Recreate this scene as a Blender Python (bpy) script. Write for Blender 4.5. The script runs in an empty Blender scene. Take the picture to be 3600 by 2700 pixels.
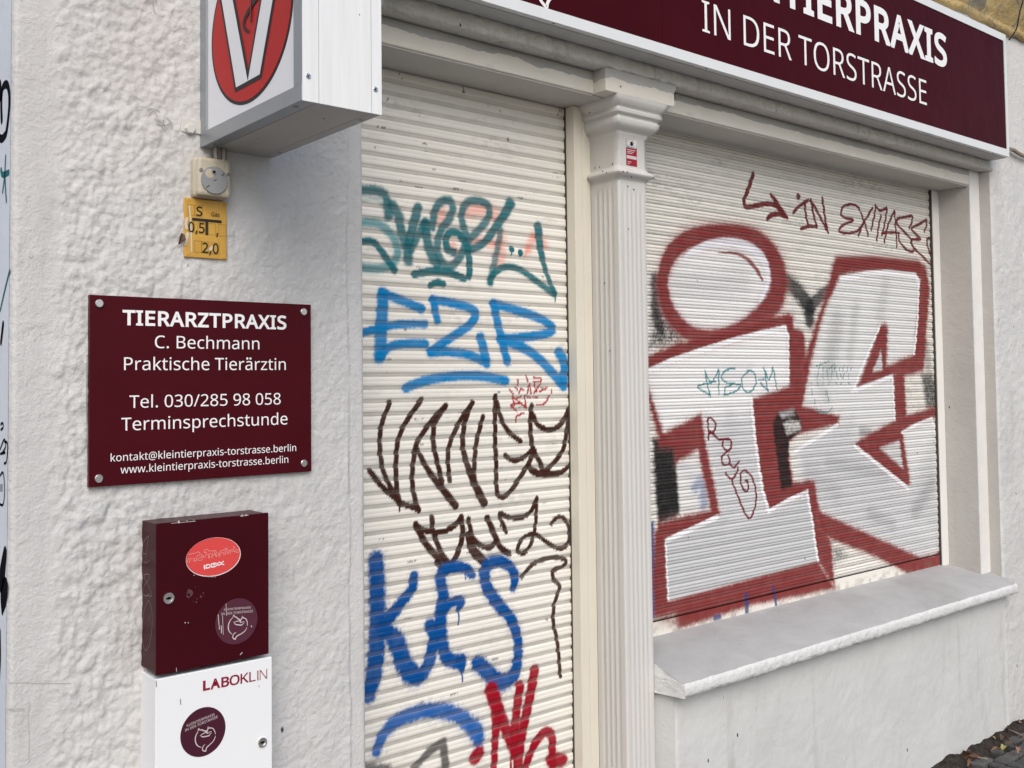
import bpy, bmesh, math, random
import numpy as np
from mathutils import Vector, Matrix

# ------------------------------------------------------------------ camera, sky, sun, exposure
S = bpy.context.scene
COL = S.collection
FPX, YAW, PITCH, ROLL = 3534.935, math.radians(39.72396), math.radians(2.31117), math.radians(-0.68211)
CXP, CYP = 1800.0, 1204.79
CAM = np.array([0.0, -2.0, 1.52])
_r = np.array([math.cos(YAW), -math.sin(YAW), 0]); _f = np.array([math.sin(YAW), math.cos(YAW), 0]); _u = np.array([0, 0, 1.0])
_f2 = _f*math.cos(PITCH)+_u*math.sin(PITCH); _u2 = _u*math.cos(PITCH)-_f*math.sin(PITCH)
AR = _r*math.cos(ROLL)+_u2*math.sin(ROLL); AU = _u2*math.cos(ROLL)-_r*math.sin(ROLL); AF = _f2

cd = bpy.data.cameras.new('camera'); cam = bpy.data.objects.new('camera', cd); COL.objects.link(cam)
cam.matrix_world = Matrix(((AR[0], AU[0], -AF[0], CAM[0]), (AR[1], AU[1], -AF[1], CAM[1]), (AR[2], AU[2], -AF[2], CAM[2]), (0, 0, 0, 1)))
cd.sensor_width = 36; cd.lens = FPX/3600*36
cd.shift_y = -(1350-CYP)/3600
cd.clip_start = 0.05; cd.clip_end = 500
S.camera = cam

SUN_EL, SUN_AZ = math.radians(42), math.radians(210)      # azimuth from +Y towards +X: the street side, slightly left
W = bpy.data.worlds.new('World'); S.world = W; W.use_nodes = True
nt = W.node_tree; nt.nodes.clear()
sky = nt.nodes.new('ShaderNodeTexSky'); sky.sky_type = 'NISHITA'; sky.sun_disc = False
sky.sun_elevation = SUN_EL; sky.sun_rotation = SUN_AZ; sky.air_density = 1.0; sky.dust_density = 2.8; sky.ozone_density = 1.0
bg = nt.nodes.new('ShaderNodeBackground'); bg.inputs[1].default_value = 0.14
wo = nt.nodes.new('ShaderNodeOutputWorld'); nt.links.new(sky.outputs[0], bg.inputs[0]); nt.links.new(bg.outputs[0], wo.inputs[0])
ld = bpy.data.lights.new('sun', 'SUN'); ld.energy = 1.5; ld.angle = math.radians(45); ld.color = (1.0, 0.99, 0.965)
sun = bpy.data.objects.new('sun', ld); COL.objects.link(sun)
sd = Vector((math.sin(SUN_AZ)*math.cos(SUN_EL), math.cos(SUN_AZ)*math.cos(SUN_EL), math.sin(SUN_EL)))
sun.rotation_euler = sd.to_track_quat('Z', 'Y').to_euler()
S.view_settings.view_transform = 'Standard'; S.view_settings.look = 'None'
S.view_settings.exposure = 0.17; S.view_settings.gamma = 1.0

# ------------------------------------------------------------------ measuring helpers (photograph -> a real plane)
def _ray(x, y): return (x-CXP)/FPX*AR-(y-CYP)/FPX*AU+AF
def onY(x, y, Y=0.0):
    d = _ray(x, y); return CAM+d*((Y-CAM[1])/d[1])
def onX(x, y, X):
    d = _ray(x, y); return CAM+d*((X-CAM[0])/d[0])
def depth(p): return float((np.asarray(p)-CAM)@AF)
def region(x0, y0, s): return lambda p: (x0+s*p[0], y0+s*p[1])

# ------------------------------------------------------------------ object helpers
def empty(name, label, cat, loc=(0, 0, 0), group=None):
    o = bpy.data.objects.new(name, None); COL.objects.link(o); o.location = loc; o.empty_display_size = .1
    o['label'] = label; o['category'] = cat
    if group: o['group'] = group
    return o
def tag(o, label, cat, group=None):
    o['label'] = label; o['category'] = cat
    if group: o['group'] = group
    return o
def link(name, me, mat, parent=None, label=None):
    o = bpy.data.objects.new(name, me); COL.objects.link(o)
    if mat is not None and len(me.materials) == 0: me.materials.append(mat)
    if parent is not None:
        o.parent = parent
        p = parent; off = Vector((0, 0, 0))
        while p is not None: off += Vector(p.location); p = p.parent
        o.location = -off
    if label: o['label'] = label
    return o
def meshof(name, verts, faces, smooth=False):
    me = bpy.data.meshes.new(name); me.from_pydata([tuple(map(float, v)) for v in verts], [], faces); me.update()
    if smooth: me.polygons.foreach_set('use_smooth', [True]*len(me.polygons))
    return me
def bm_mesh(name, bm, smooth=False):
    bmesh.ops.recalc_face_normals(bm, faces=bm.faces[:])
    me = bpy.data.meshes.new(name); bm.to_mesh(me); bm.free()
    if smooth: me.polygons.foreach_set('use_smooth', [True]*len(me.polygons))
    return me
def add_box(bm, x0, x1, y0, y1, z0, z1, bev=0.0, seg=2):
    m = bmesh.new()
    vs = [m.verts.new((x, y, z)) for x in (x0, x1) for y in (y0, y1) for z in (z0, z1)]
    for f in ((0, 1, 3, 2), (4, 6, 7, 5), (0, 4, 5, 1), (2, 3, 7, 6), (0, 2, 6, 4), (1, 5, 7, 3)): m.faces.new([vs[i] for i in f])
    bmesh.ops.recalc_face_normals(m, faces=m.faces[:])
    if bev: bmesh.ops.bevel(m, geom=m.edges[:], offset=bev, segments=seg, profile=.5, affect='EDGES')
    t = bpy.data.meshes.new('t'); m.to_mesh(t); m.free(); bm.from_mesh(t); bpy.data.meshes.remove(t)
def box(name, x0, x1, y0, y1, z0, z1, mat, parent=None, bev=0.0, label=None, smooth=False):
    bm = bmesh.new(); add_box(bm, x0, x1, y0, y1, z0, z1, bev); return link(name, bm_mesh(name, bm, smooth), mat, parent, label)
def add_prism(bm, pts, d):
    """polygon of 3-D points extruded by vector d"""
    d = Vector(d); a = [bm.verts.new(p) for p in pts]; b = [bm.verts.new(Vector(p)+d) for p in pts]
    n = len(pts); bm.faces.new(a); bm.faces.new(b[::-1])
    for i in range(n): bm.faces.new((a[i], b[i], b[(i+1) % n], a[(i+1) % n]))
def prism(name, pts, d, mat, parent=None, label=None):
    bm = bmesh.new(); add_prism(bm, [Vector(p) for p in pts], d)
    bmesh.ops.triangulate(bm, faces=[f for f in bm.faces if len(f.verts) > 4])
    return link(name, bm_mesh(name, bm), mat, parent, label)
def add_disc(bm, c, U, V, N, r, h, rim=0.0, n=28, dome=0.0):
    """short cylinder: base centre c, axis N"""
    c, U, V, N = map(Vector, (c, U, V, N)); rings = [(r, 0), (r, h-rim)] + ([(r-rim, h)] if rim else [])
    vs = []
    for rr, hh in rings:
        vs.append([bm.verts.new(c+U*(rr*math.cos(2*math.pi*i/n))+V*(rr*math.sin(2*math.pi*i/n))+N*hh) for i in range(n)])
    for a, b in zip(vs, vs[1:]):
        for i in range(n): bm.faces.new((a[i], a[(i+1) % n], b[(i+1) % n], b[i]))
    top = bm.verts.new(c+N*(h+dome))
    for i in range(n): bm.faces.new((vs[-1][i], vs[-1][(i+1) % n], top))
    bm.faces.new(vs[0][::-1])
def disc(name, mat, par, *a, **k):
    bm = bmesh.new(); add_disc(bm, *a, **k); return link(name, bm_mesh(name, bm), mat, par)
def add_ring(bm, c, U, V, N, r0, r1, h, n=32):
    c, U, V, N = map(Vector, (c, U, V, N)); L = []
    for rr, hh in ((r1, 0), (r1, h), (r0, h), (r0, 0)):
        L.append([bm.verts.new(c+(U*math.cos(2*math.pi*i/n)+V*math.sin(2*math.pi*i/n))*rr+N*hh) for i in range(n)])
    for k in range(4):
        a, b = L[k], L[(k+1) % 4]
        for i in range(n): bm.faces.new((a[i], a[(i+1) % n], b[(i+1) % n], b[i]))
def add_ribbon(bm, pts, w, N, th=0.0004):
    """flat stroke with rounded ends along 3-D points lying in a plane with normal N; w = half width (number or list)"""
    P = [Vector(p) for p in pts]; N = Vector(N).normalized()
    ws = list(np.interp(np.linspace(0, 1, len(P)), np.linspace(0, 1, len(w)), w)) if isinstance(w, (list, tuple)) else [w]*len(P)
    L, R = [], []
    for i, p in enumerate(P):
        t = (P[min(i+1, len(P)-1)]-P[max(i-1, 0)]).normalized(); s = N.cross(t).normalized()
        L.append(p+s*ws[i]); R.append(p-s*ws[i])
    t0 = (P[0]-P[1]).normalized(); t1 = (P[-1]-P[-2]).normalized()
    A = [bm.verts.new(v+N*th) for v in L]; B = [bm.verts.new(v+N*th) for v in R]
    for i in range(len(P)-1): bm.faces.new((A[i], A[i+1], B[i+1], B[i]))
    for (p, t, a, b, w0) in ((P[0], t0, A[0], B[0], ws[0]), (P[-1], t1, A[-1], B[-1], ws[-1])):
        s = N.cross(t).normalized()
        fan = [bm.verts.new(p+N*th+(s*math.cos(k)+t*math.sin(k))*w0) for k in (math.pi*.25, math.pi*.5, math.pi*.75)]
        vs = [b if (b.co-(p+N*th+s*w0)).length < (a.co-(p+N*th+s*w0)).length else a]
        vs += fan + [a if vs[0] is b else b]
        bm.faces.new(vs)
def smooth_pts(pts, n=6, closed=False):
    P = [np.array(p, float) for p in pts]; out = []
    m = len(P)
    for i in range(m-1 if not closed else m):
        if closed: p0, p1, p2, p3 = P[(i-1) % m], P[i], P[(i+1) % m], P[(i+2) % m]
        else: p0, p1, p2, p3 = P[max(i-1, 0)], P[i], P[i+1], P[min(i+2, m-1)]
        for k in range(n):
            t = k/n
            out.append(.5*((2*p1)+(-p0+p2)*t+(2*p0-5*p1+4*p2-p3)*t*t+(-p0+3*p1-3*p2+p3)*t**3))
    if not closed: out.append(P[-1])
    else: out.append(out[0])
    return out
def add_tube(bm, pts, r, n=8):
    P = [Vector(p) for p in pts]; rings = []
    for i, p in enumerate(P):
        t = (P[min(i+1, len(P)-1)]-P[max(i-1, 0)]).normalized()
        a = t.orthogonal().normalized(); b = t.cross(a)
        rr = r[i] if isinstance(r, (list, tuple)) else r
        rings.append([bm.verts.new(p+(a*math.cos(2*math.pi*k/n)+b*math.sin(2*math.pi*k/n))*rr) for k in range(n)])
    for A, B in zip(rings, rings[1:]):
        for k in range(n): bm.faces.new((A[k], A[(k+1) % n], B[(k+1) % n], B[k]))
    bm.faces.new(rings[0][::-1]); bm.faces.new(rings[-1])

# numpy lattice noise
def _hash(ix, iy, seed):
    h = (ix.astype(np.int64)*374761393+iy.astype(np.int64)*668265263+seed*1442695041) & 0xffffffff
    h = ((h ^ (h >> 13))*1274126177) & 0xffffffff
    return ((h ^ (h >> 16)) & 0xffff)/65535.0
def vnoise(x, y, seed=0):
    xi, yi = np.floor(x), np.floor(y); fx, fy = x-xi, y-yi
    fx = fx*fx*fx*(fx*(fx*6-15)+10); fy = fy*fy*fy*(fy*(fy*6-15)+10)
    a, b = _hash(xi, yi, seed), _hash(xi+1, yi, seed); c, d = _hash(xi, yi+1, seed), _hash(xi+1, yi+1, seed)
    return (a*(1-fx)+b*fx)*(1-fy)+(c*(1-fx)+d*fx)*fy
def fbm(x, y, oct=4, seed=0, gain=.5):
    s = 0; a = 1; t = 0
    for k in range(oct):
        s = s+a*vnoise(x*2**k+17.3*k, y*2**k-9.1*k, seed+k); t += a; a *= gain
    return s/t
def sstep(a, b, x):
    t = np.clip((x-a)/(b-a), 0, 1); return t*t*(3-2*t)

def grid_mesh(name, G, smooth=True, flip=False):
    """G: rows x cols x 3 array"""
    n, m = G.shape[:2]
    me = bpy.data.meshes.new(name)
    idx = np.arange(n*m).reshape(n, m)
    q = np.stack([idx[:-1, :-1], idx[:-1, 1:], idx[1:, 1:], idx[1:, :-1]], -1).reshape(-1, 4)
    if flip: q = q[:, ::-1]
    me.vertices.add(n*m); me.vertices.foreach_set('co', np.ascontiguousarray(G.reshape(-1), dtype=np.float32))
    me.loops.add(q.size); me.loops.foreach_set('vertex_index', np.ascontiguousarray(q.reshape(-1), dtype=np.int32))
    me.polygons.add(len(q)); me.polygons.foreach_set('loop_start', np.arange(0, q.size, 4, dtype=np.int32))
    me.polygons.foreach_set('loop_total', np.full(len(q), 4, dtype=np.int32))
    me.update(calc_edges=True)
    if smooth: me.polygons.foreach_set('use_smooth', [True]*len(q))
    return me

# ------------------------------------------------------------------ materials
def srgb(r, g, b):
    f = lambda c: c/12.92 if c <= .04045 else ((c+.055)/1.055)**2.4
    return (f(r/255), f(g/255), f(b/255))
class M:
    def __init__(s, name, rough=.6, metal=0.0, spec=.5):
        s.m = bpy.data.materials.new(name); s.m.use_nodes = True; s.t = s.m.node_tree
        s.b = s.t.nodes['Principled BSDF']; s.b.inputs['Roughness'].default_value = rough
        s.b.inputs['Metallic'].default_value = metal; s.b.inputs['Specular IOR Level'].default_value = spec
        s.co = s.t.nodes.new('ShaderNodeTexCoord').outputs['Object']
    def n(s, k, **kw):
        x = s.t.nodes.new(k)
        for a, v in kw.items(): setattr(x, a, v)
        return x
    def l(s, a, b): s.t.links.new(a, b)
    def scale(s, v):
        m = s.n('ShaderNodeMapping'); m.inputs['Scale'].default_value = v; s.l(s.co, m.inputs[0]); return m.outputs[0]
    def noise(s, sc, det=4, rough=.55, co=None, dist=0.0):
        x = s.n('ShaderNodeTexNoise'); x.inputs['Scale'].default_value = sc; x.inputs['Detail'].default_value = det
        x.inputs['Roughness'].default_value = rough; x.inputs['Distortion'].default_value = dist
        s.l(co or s.co, x.inputs['Vector']); return x.outputs['Fac']
    def ramp(s, fac, lo, hi, c0=(0, 0, 0, 1), c1=(1, 1, 1, 1)):
        x = s.n('ShaderNodeValToRGB'); e = x.color_ramp.elements
        e[0].position = lo; e[1].position = hi; e[0].color = c0; e[1].color = c1; s.l(fac, x.inputs[0]); return x.outputs[0]
    def mix(s, fac, a, b, mode='MIX'):
        x = s.n('ShaderNodeMix', data_type='RGBA', blend_type=mode)
        for v, i in ((fac, 0), (a, 6), (b, 7)):
            if hasattr(v, 'is_linked') or hasattr(v, 'links'): s.l(v, x.inputs[i])
            elif i == 0: x.inputs[0].default_value = v
            else: x.inputs[i].default_value = (*v[:3], 1)
        return x.outputs[2]
    def math(s, op, a, b=0.0):
        x = s.n('ShaderNodeMath', operation=op)
        for v, i in ((a, 0), (b, 1)):
            if hasattr(v, 'links'): s.l(v, x.inputs[i])
            else: x.inputs[i].default_value = v
        return x.outputs[0]
    def bump(s, h, dist, strength=1.0):
        x = s.n('ShaderNodeBump'); x.inputs['Distance'].default_value = dist; x.inputs['Strength'].default_value = strength
        s.l(h, x.inputs['Height'])
        last = s.b.inputs['Normal']
        if last.is_linked: s.l(last.links[0].from_socket, x.inputs['Normal'])
        s.l(x.outputs[0], s.b.inputs['Normal'])
    def color(s, c):
        if hasattr(c, 'links'): s.l(c, s.b.inputs['Base Color'])
        else: s.b.inputs['Base Color'].default_value = (*c[:3], 1)
        return s
def specks(s, col, dark=(.03, .028, .025), sc=60, thr=.80):
    """tiny dirt flecks"""
    v = s.n('ShaderNodeTexVoronoi'); v.inputs['Scale'].default_value = sc; s.l(s.scale((1, 1, .55)), v.inputs['Vector'])
    a = s.ramp(v.outputs['Distance'], .05, .10, (1, 1, 1, 1), (0, 0, 0, 1))
    wn = s.n('ShaderNodeTexWhiteNoise'); s.l(v.outputs['Position'], wn.inputs['Vector'])
    k = s.ramp(wn.outputs['Value'], thr, thr+.02)
    return s.mix(s.math('MULTIPLY', a, k), col, dark)
def plain(name, c, rough=.5, metal=0.0, var=.06, sc=14, spec=.3, bump=0.0, bsc=200):
    s = M(name, rough, metal, spec); c = np.array(c)
    s.color(s.mix(s.ramp(s.noise(sc, 6), .3, .7), tuple(c*(1-var)), tuple(np.minimum(c*(1+var), .95))))
    if bump: s.bump(s.noise(bsc, 3), bump)
    return s.m
def wallmat(name, c, dirt=.35, bump=.0012, fine=140, dark=(.30, .285, .26), spk=.86, mid=0.0):
    s = M(name, .75, spec=.25); c = np.array(c)
    base = s.mix(s.ramp(s.noise(3.5, 6, .6), .3, .72), tuple(c*.93), tuple(np.minimum(c*1.04, .9)))
    streak = s.ramp(s.noise(9, 6, .65, s.scale((1, 1, .16))), .56, .80)
    base = s.mix(s.math('MULTIPLY', streak, dirt), base, dark)
    pits = s.ramp(s.noise(70, 5, .7), .62, .78)
    base = s.mix(s.math('MULTIPLY', pits, dirt*.8), base, dark)
    s.color(specks(s, base, sc=22, thr=spk))
    if mid: s.bump(s.noise(60, 4, .6, dist=.4), mid)
    s.bump(s.noise(fine, 5, .65), bump)
    s.bump(s.noise(22, 4, .6, dist=.6), bump*2.2)
    return s.m
MAT = {}
MAT['plaster'] = wallmat('rough_white_plaster', (.575, .57, .56), .50, .0018, 150, mid=.0020, spk=.94)
MAT['stucco'] = wallmat('fine_white_stucco', (.60, .595, .58), .40, .0022, 110)
MAT['parapet'] = wallmat('white_masonry_paint', (.605, .605, .592), .7, .0008, 110, spk=.82)
MAT['skylit_wall'] = wallmat('skylit_white_paint', (.73, .755, .80), .15, .0006, 90)  # the sky's bluish light on this side face is mixed into its base colour
MAT['sillside'] = wallmat('white_edge_paint', (.70, .70, .69), .45, .0036, 70, spk=.93)
def _silltop():
    s = M('grey_worn_stone', .7, spec=.3)
    a = s.mix(s.ramp(s.noise(7, 8, .7, s.scale((1, 1.6, 1)), dist=.5), .33, .68), (.36, .358, .356), (.43, .428, .425))
    a = s.mix(s.math('MULTIPLY', s.ramp(s.noise(26, 6, .7, dist=1.5), .58, .75), .35), a, (.48, .478, .47))
    a = s.mix(s.math('MULTIPLY', s.ramp(s.noise(2.2, 4), .55, .75), .5), a, (.22, .205, .185))
    s.color(specks(s, a, sc=40, thr=.93)); s.bump(s.noise(60, 5, .7), .0012); return s.m
MAT['silltop'] = _silltop()
def _twotone(name, c0, c1, zc, wob):
    """newer cream paint below, older greyer paint above, with a ragged brushed edge at height zc"""
    s = M(name, .55, spec=.35)
    sep = s.n('ShaderNodeSeparateXYZ'); s.l(s.co, sep.inputs[0])
    z = s.math('ADD', sep.outputs['Z'], s.math('MULTIPLY', s.math('SUBTRACT', s.noise(7, 6, .62), .5), wob))
    k = s.ramp(s.math('MULTIPLY', s.math('SUBTRACT', z, zc-.002), 200.0), .3, .6)
    a = s.mix(s.ramp(s.noise(9, 6), .3, .7), tuple(np.array(c0)*.95), tuple(np.array(c0)*1.04))
    b = s.mix(s.ramp(s.noise(12, 6), .3, .7), tuple(np.array(c1)*.93), tuple(np.array(c1)*1.05))
    c = s.mix(k, a, b)
    c = s.mix(s.math('MULTIPLY', s.ramp(s.noise(30, 6, .7, s.scale((.35, 1, 1))), .60, .75), .35), c, (.30, .28, .25))
    s.color(specks(s, c, sc=30, thr=.93)); s.bump(s.noise(45, 5, .6, s.scale((.5, 1, 1))), .0016); return s.m
MAT['lintel'] = _twotone('cream_lintel_paint', (.70, .665, .58), (.40, .388, .362), 2.392, .040)
MAT['block'] = _twotone('cream_block_paint', (.67, .635, .56), (.42, .405, .38), 2.388, .06)
MAT['mould'] = wallmat('dirty_cream_moulding', (.62, .60, .555), .9, .0045, 70, (.16, .145, .13), .7)
MAT['soffit'] = plain('grey_soffit_paint', (.50, .485, .45), .6, var=.05, sc=6, bump=.0008, bsc=60)
def _pillar():
    s = M('putty_pillar_paint', .5, spec=.4)
    a = s.mix(s.ramp(s.noise(4, 6, .6, s.scale((1, 1, .3))), .3, .7), (.55, .535, .505), (.63, .615, .585))
    a = s.mix(s.math('MULTIPLY', s.ramp(s.noise(25, 6, .7, s.scale((1, 1, .25))), .62, .8), .45), a, (.36, .34, .31))
    s.color(specks(s, a, sc=38, thr=.93)); s.bump(s.noise(60, 4, .6, s.scale((1, 1, .25))), .0008); return s.m
MAT['pillar'] = _pillar()
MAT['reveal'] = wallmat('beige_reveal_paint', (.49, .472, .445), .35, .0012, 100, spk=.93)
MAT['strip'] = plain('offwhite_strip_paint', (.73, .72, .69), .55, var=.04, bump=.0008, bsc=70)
MAT['rail'] = plain('ivory_lacquered_rail', (.68, .64, .545), .4, var=.03, sc=5, bump=.0003, bsc=60)
MAT['rail_white'] = plain('white_lacquered_rail', (.76, .75, .72), .4, var=.03, sc=5)
MAT['gap'] = plain('dark_gap', (.018, .016, .014), .9); MAT['gap_shade'] = plain('dirty_gap_shade', (.07, .062, .055), .9)  # second one colours in the dark gaps beside the guide rails
MAT['blocker'] = plain('dark_blocker', (.03, .03, .03), .9)  # for the added box behind the shutters
MAT['maroon'] = plain('maroon_gloss_panel', (.060, .0042, .0085), .30, var=.10, sc=5, spec=.10)
MAT['fascia'] = plain('maroon_film_panel', (.048, .0030, .0060), .36, var=.12, sc=3, spec=.05, bump=.006, bsc=4.5)
MAT['white_text'] = plain('white_vinyl_lettering', (.84, .84, .84), .45, var=.01)
MAT['frame'] = plain('white_powder_aluminium', (.70, .72, .72), .4, var=.02)
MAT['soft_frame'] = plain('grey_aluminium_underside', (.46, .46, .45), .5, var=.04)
MAT['acrylic'] = plain('white_acrylic', (.72, .73, .76), .22, var=.015, sc=4)
MAT['signred'] = plain('signal_red_film', (.42, .018, .018), .35, var=.04, sc=5, spec=.12)
MAT['black'] = plain('black_film', (.012, .011, .013), .4, spec=.2)
MAT['trim'] = plain('brushed_grey_aluminium', (.33, .35, .37), .38, .55, var=.05, sc=6)
def _sheet():
    s = M('white_weathered_sheet', .35, spec=.5)
    a = s.mix(s.ramp(s.noise(14, 7, .65, s.scale((6, 6, .25))), .35, .7), (.74, .75, .75), (.82, .83, .83))
    a = s.mix(s.math('MULTIPLY', s.ramp(s.noise(60, 6, .7, s.scale((3, 3, .6))), .66, .78), .55), a, (.30, .29, .27))
    s.color(specks(s, a, sc=70, thr=.86)); return s.m
MAT['sheet'] = _sheet()
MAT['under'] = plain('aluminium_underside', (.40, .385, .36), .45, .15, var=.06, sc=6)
MAT['steel'] = plain('bright_steel', (.72, .70, .68), .25, .95, var=.05)
MAT['oldsteel'] = plain('dull_steel', (.30, .28, .24), .45, .8, var=.15)
MAT['keybox'] = plain('maroon_enamel', (.044, .0036, .0070), .34, var=.06, sc=6, spec=.09)
MAT['whitebox'] = plain('white_enamel', (.80, .81, .82), .32, var=.015, sc=5)
MAT['coral'] = plain('coral_red_sticker', (.66, .066, .062), .35, var=.02)
MAT['plum'] = plain('faded_plum_sticker', (.085, .022, .040), .35, var=.06)
MAT['plum_dark'] = plain('plum_sticker', (.060, .010, .024), .35, var=.05)
MAT['cream_print'] = plain('pale_print', (.60, .52, .52), .5)
MAT['salmon_line'] = plain('pale_pink_line', (.72, .36, .34), .5)
MAT['maroon_print'] = plain('crimson_print', (.24, .010, .035), .4)
MAT['scratch'] = plain('bare_scratch', (.24, .17, .16), .6)
MAT['scratchpale'] = plain('pale_scratch', (.55, .50, .48), .6)
def _yellow():
    s = M('worn_yellow_plate', .45)
    a = s.mix(s.ramp(s.noise(16, 7, .6, s.scale((1, 1, .6))), .35, .7), (.50, .27, .035), (.62, .36, .062))
    a = s.mix(s.math('MULTIPLY', s.ramp(s.noise(40, 6, .7), .6, .75), .5), a, (.33, .17, .03))
    s.color(a); return s.m
MAT['yellow'] = _yellow()
MAT['switch'] = plain('yellowed_plastic', (.50, .455, .355), .4, var=.14, sc=22)
MAT['switchgrey'] = plain('grey_plastic_disc', (.26, .265, .275), .45, var=.04)
MAT['gasblack'] = plain('black_plate_print', (.022, .020, .014), .5)
MAT['ink'] = plain('black_marker_ink', (.008, .007, .010), .8, spec=.03)
MAT['tealink'] = plain('teal_marker_ink', (.03, .16, .17), .8, spec=.05)
MAT['leaf_brown'] = plain('dry_brown_leaf', (.11, .060, .038), .7, var=.3, sc=60)
MAT['leaf_pink'] = plain('dry_tan_leaf', (.28, .155, .10), .7, var=.2, sc=60)
MAT['leaf_yellow'] = plain('yellow_green_leaf', (.33, .30, .11), .7, var=.2, sc=60)
MAT['twig'] = plain('dry_grey_twig', (.26, .22, .17), .8, var=.2, sc=60)
def _ochre():
    s = M('flaking_ochre_plaster', .8, spec=.2)
    a = s.mix(s.ramp(s.noise(6, 6, .6), .3, .7), (.42, .30, .13), (.56, .42, .20))
    a = s.mix(s.ramp(s.noise(7, 7, .68, dist=.6), .54, .58), a, (.27, .235, .175))
    s.color(specks(s, a, sc=26, thr=.9)); s.bump(s.noise(30, 6, .65), .008); s.bump(s.noise(9, 5, .6), .02); return s.m
MAT['ochre'] = _ochre()
def _stone():
    s = M('dark_paving_stone', .75, spec=.3)
    geo = s.n('ShaderNodeNewGeometry')
    a = s.mix(geo.outputs['Random Per Island'], (.045, .045, .047), (.105, .102, .098))
    a = s.mix(s.math('MULTIPLY', s.ramp(s.noise(60, 6, .7), .4, .7), .5), a, (.13, .125, .115))
    s.color(a); s.bump(s.noise(120, 5, .7), .002); return s.m
MAT['stone'] = _stone()
def _dirt():
    s = M('dark_soil', .95, spec=.15)
    a = s.mix(s.ramp(s.noise(50, 8, .75), .35, .7), (.018, .015, .013), (.085, .073, .062))
    s.color(a); s.bump(s.noise(90, 8, .8), .008); s.bump(s.noise(25, 5, .7), .015); return s.m
MAT['dirt'] = _dirt()
MAT['ground'] = plain('grey_granite_paving', (.17, .165, .16), .8, var=.2, sc=8, bump=.002, bsc=60)
def _paint():
    s = M('painted_shutter_slats', .55, spec=.12)
    at = s.n('ShaderNodeAttribute', attribute_name='paint')
    c = s.mix(s.ramp(s.noise(40, 6, .6, s.scale((.25, 1, 1))), .3, .7), at.outputs['Color'], at.outputs['Color'])
    c = s.mix(s.math('MULTIPLY', s.ramp(s.noise(70, 6, .7, s.scale((.12, 1, 1.5))), .64, .74), .35), c, (.22, .205, .185))
    s.color(specks(s, c, sc=26, thr=.95)); s.bump(s.noise(70, 4, .6, s.scale((.15, 1, 1))), .0005); return s.m
MAT['paint'] = _paint()

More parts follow.
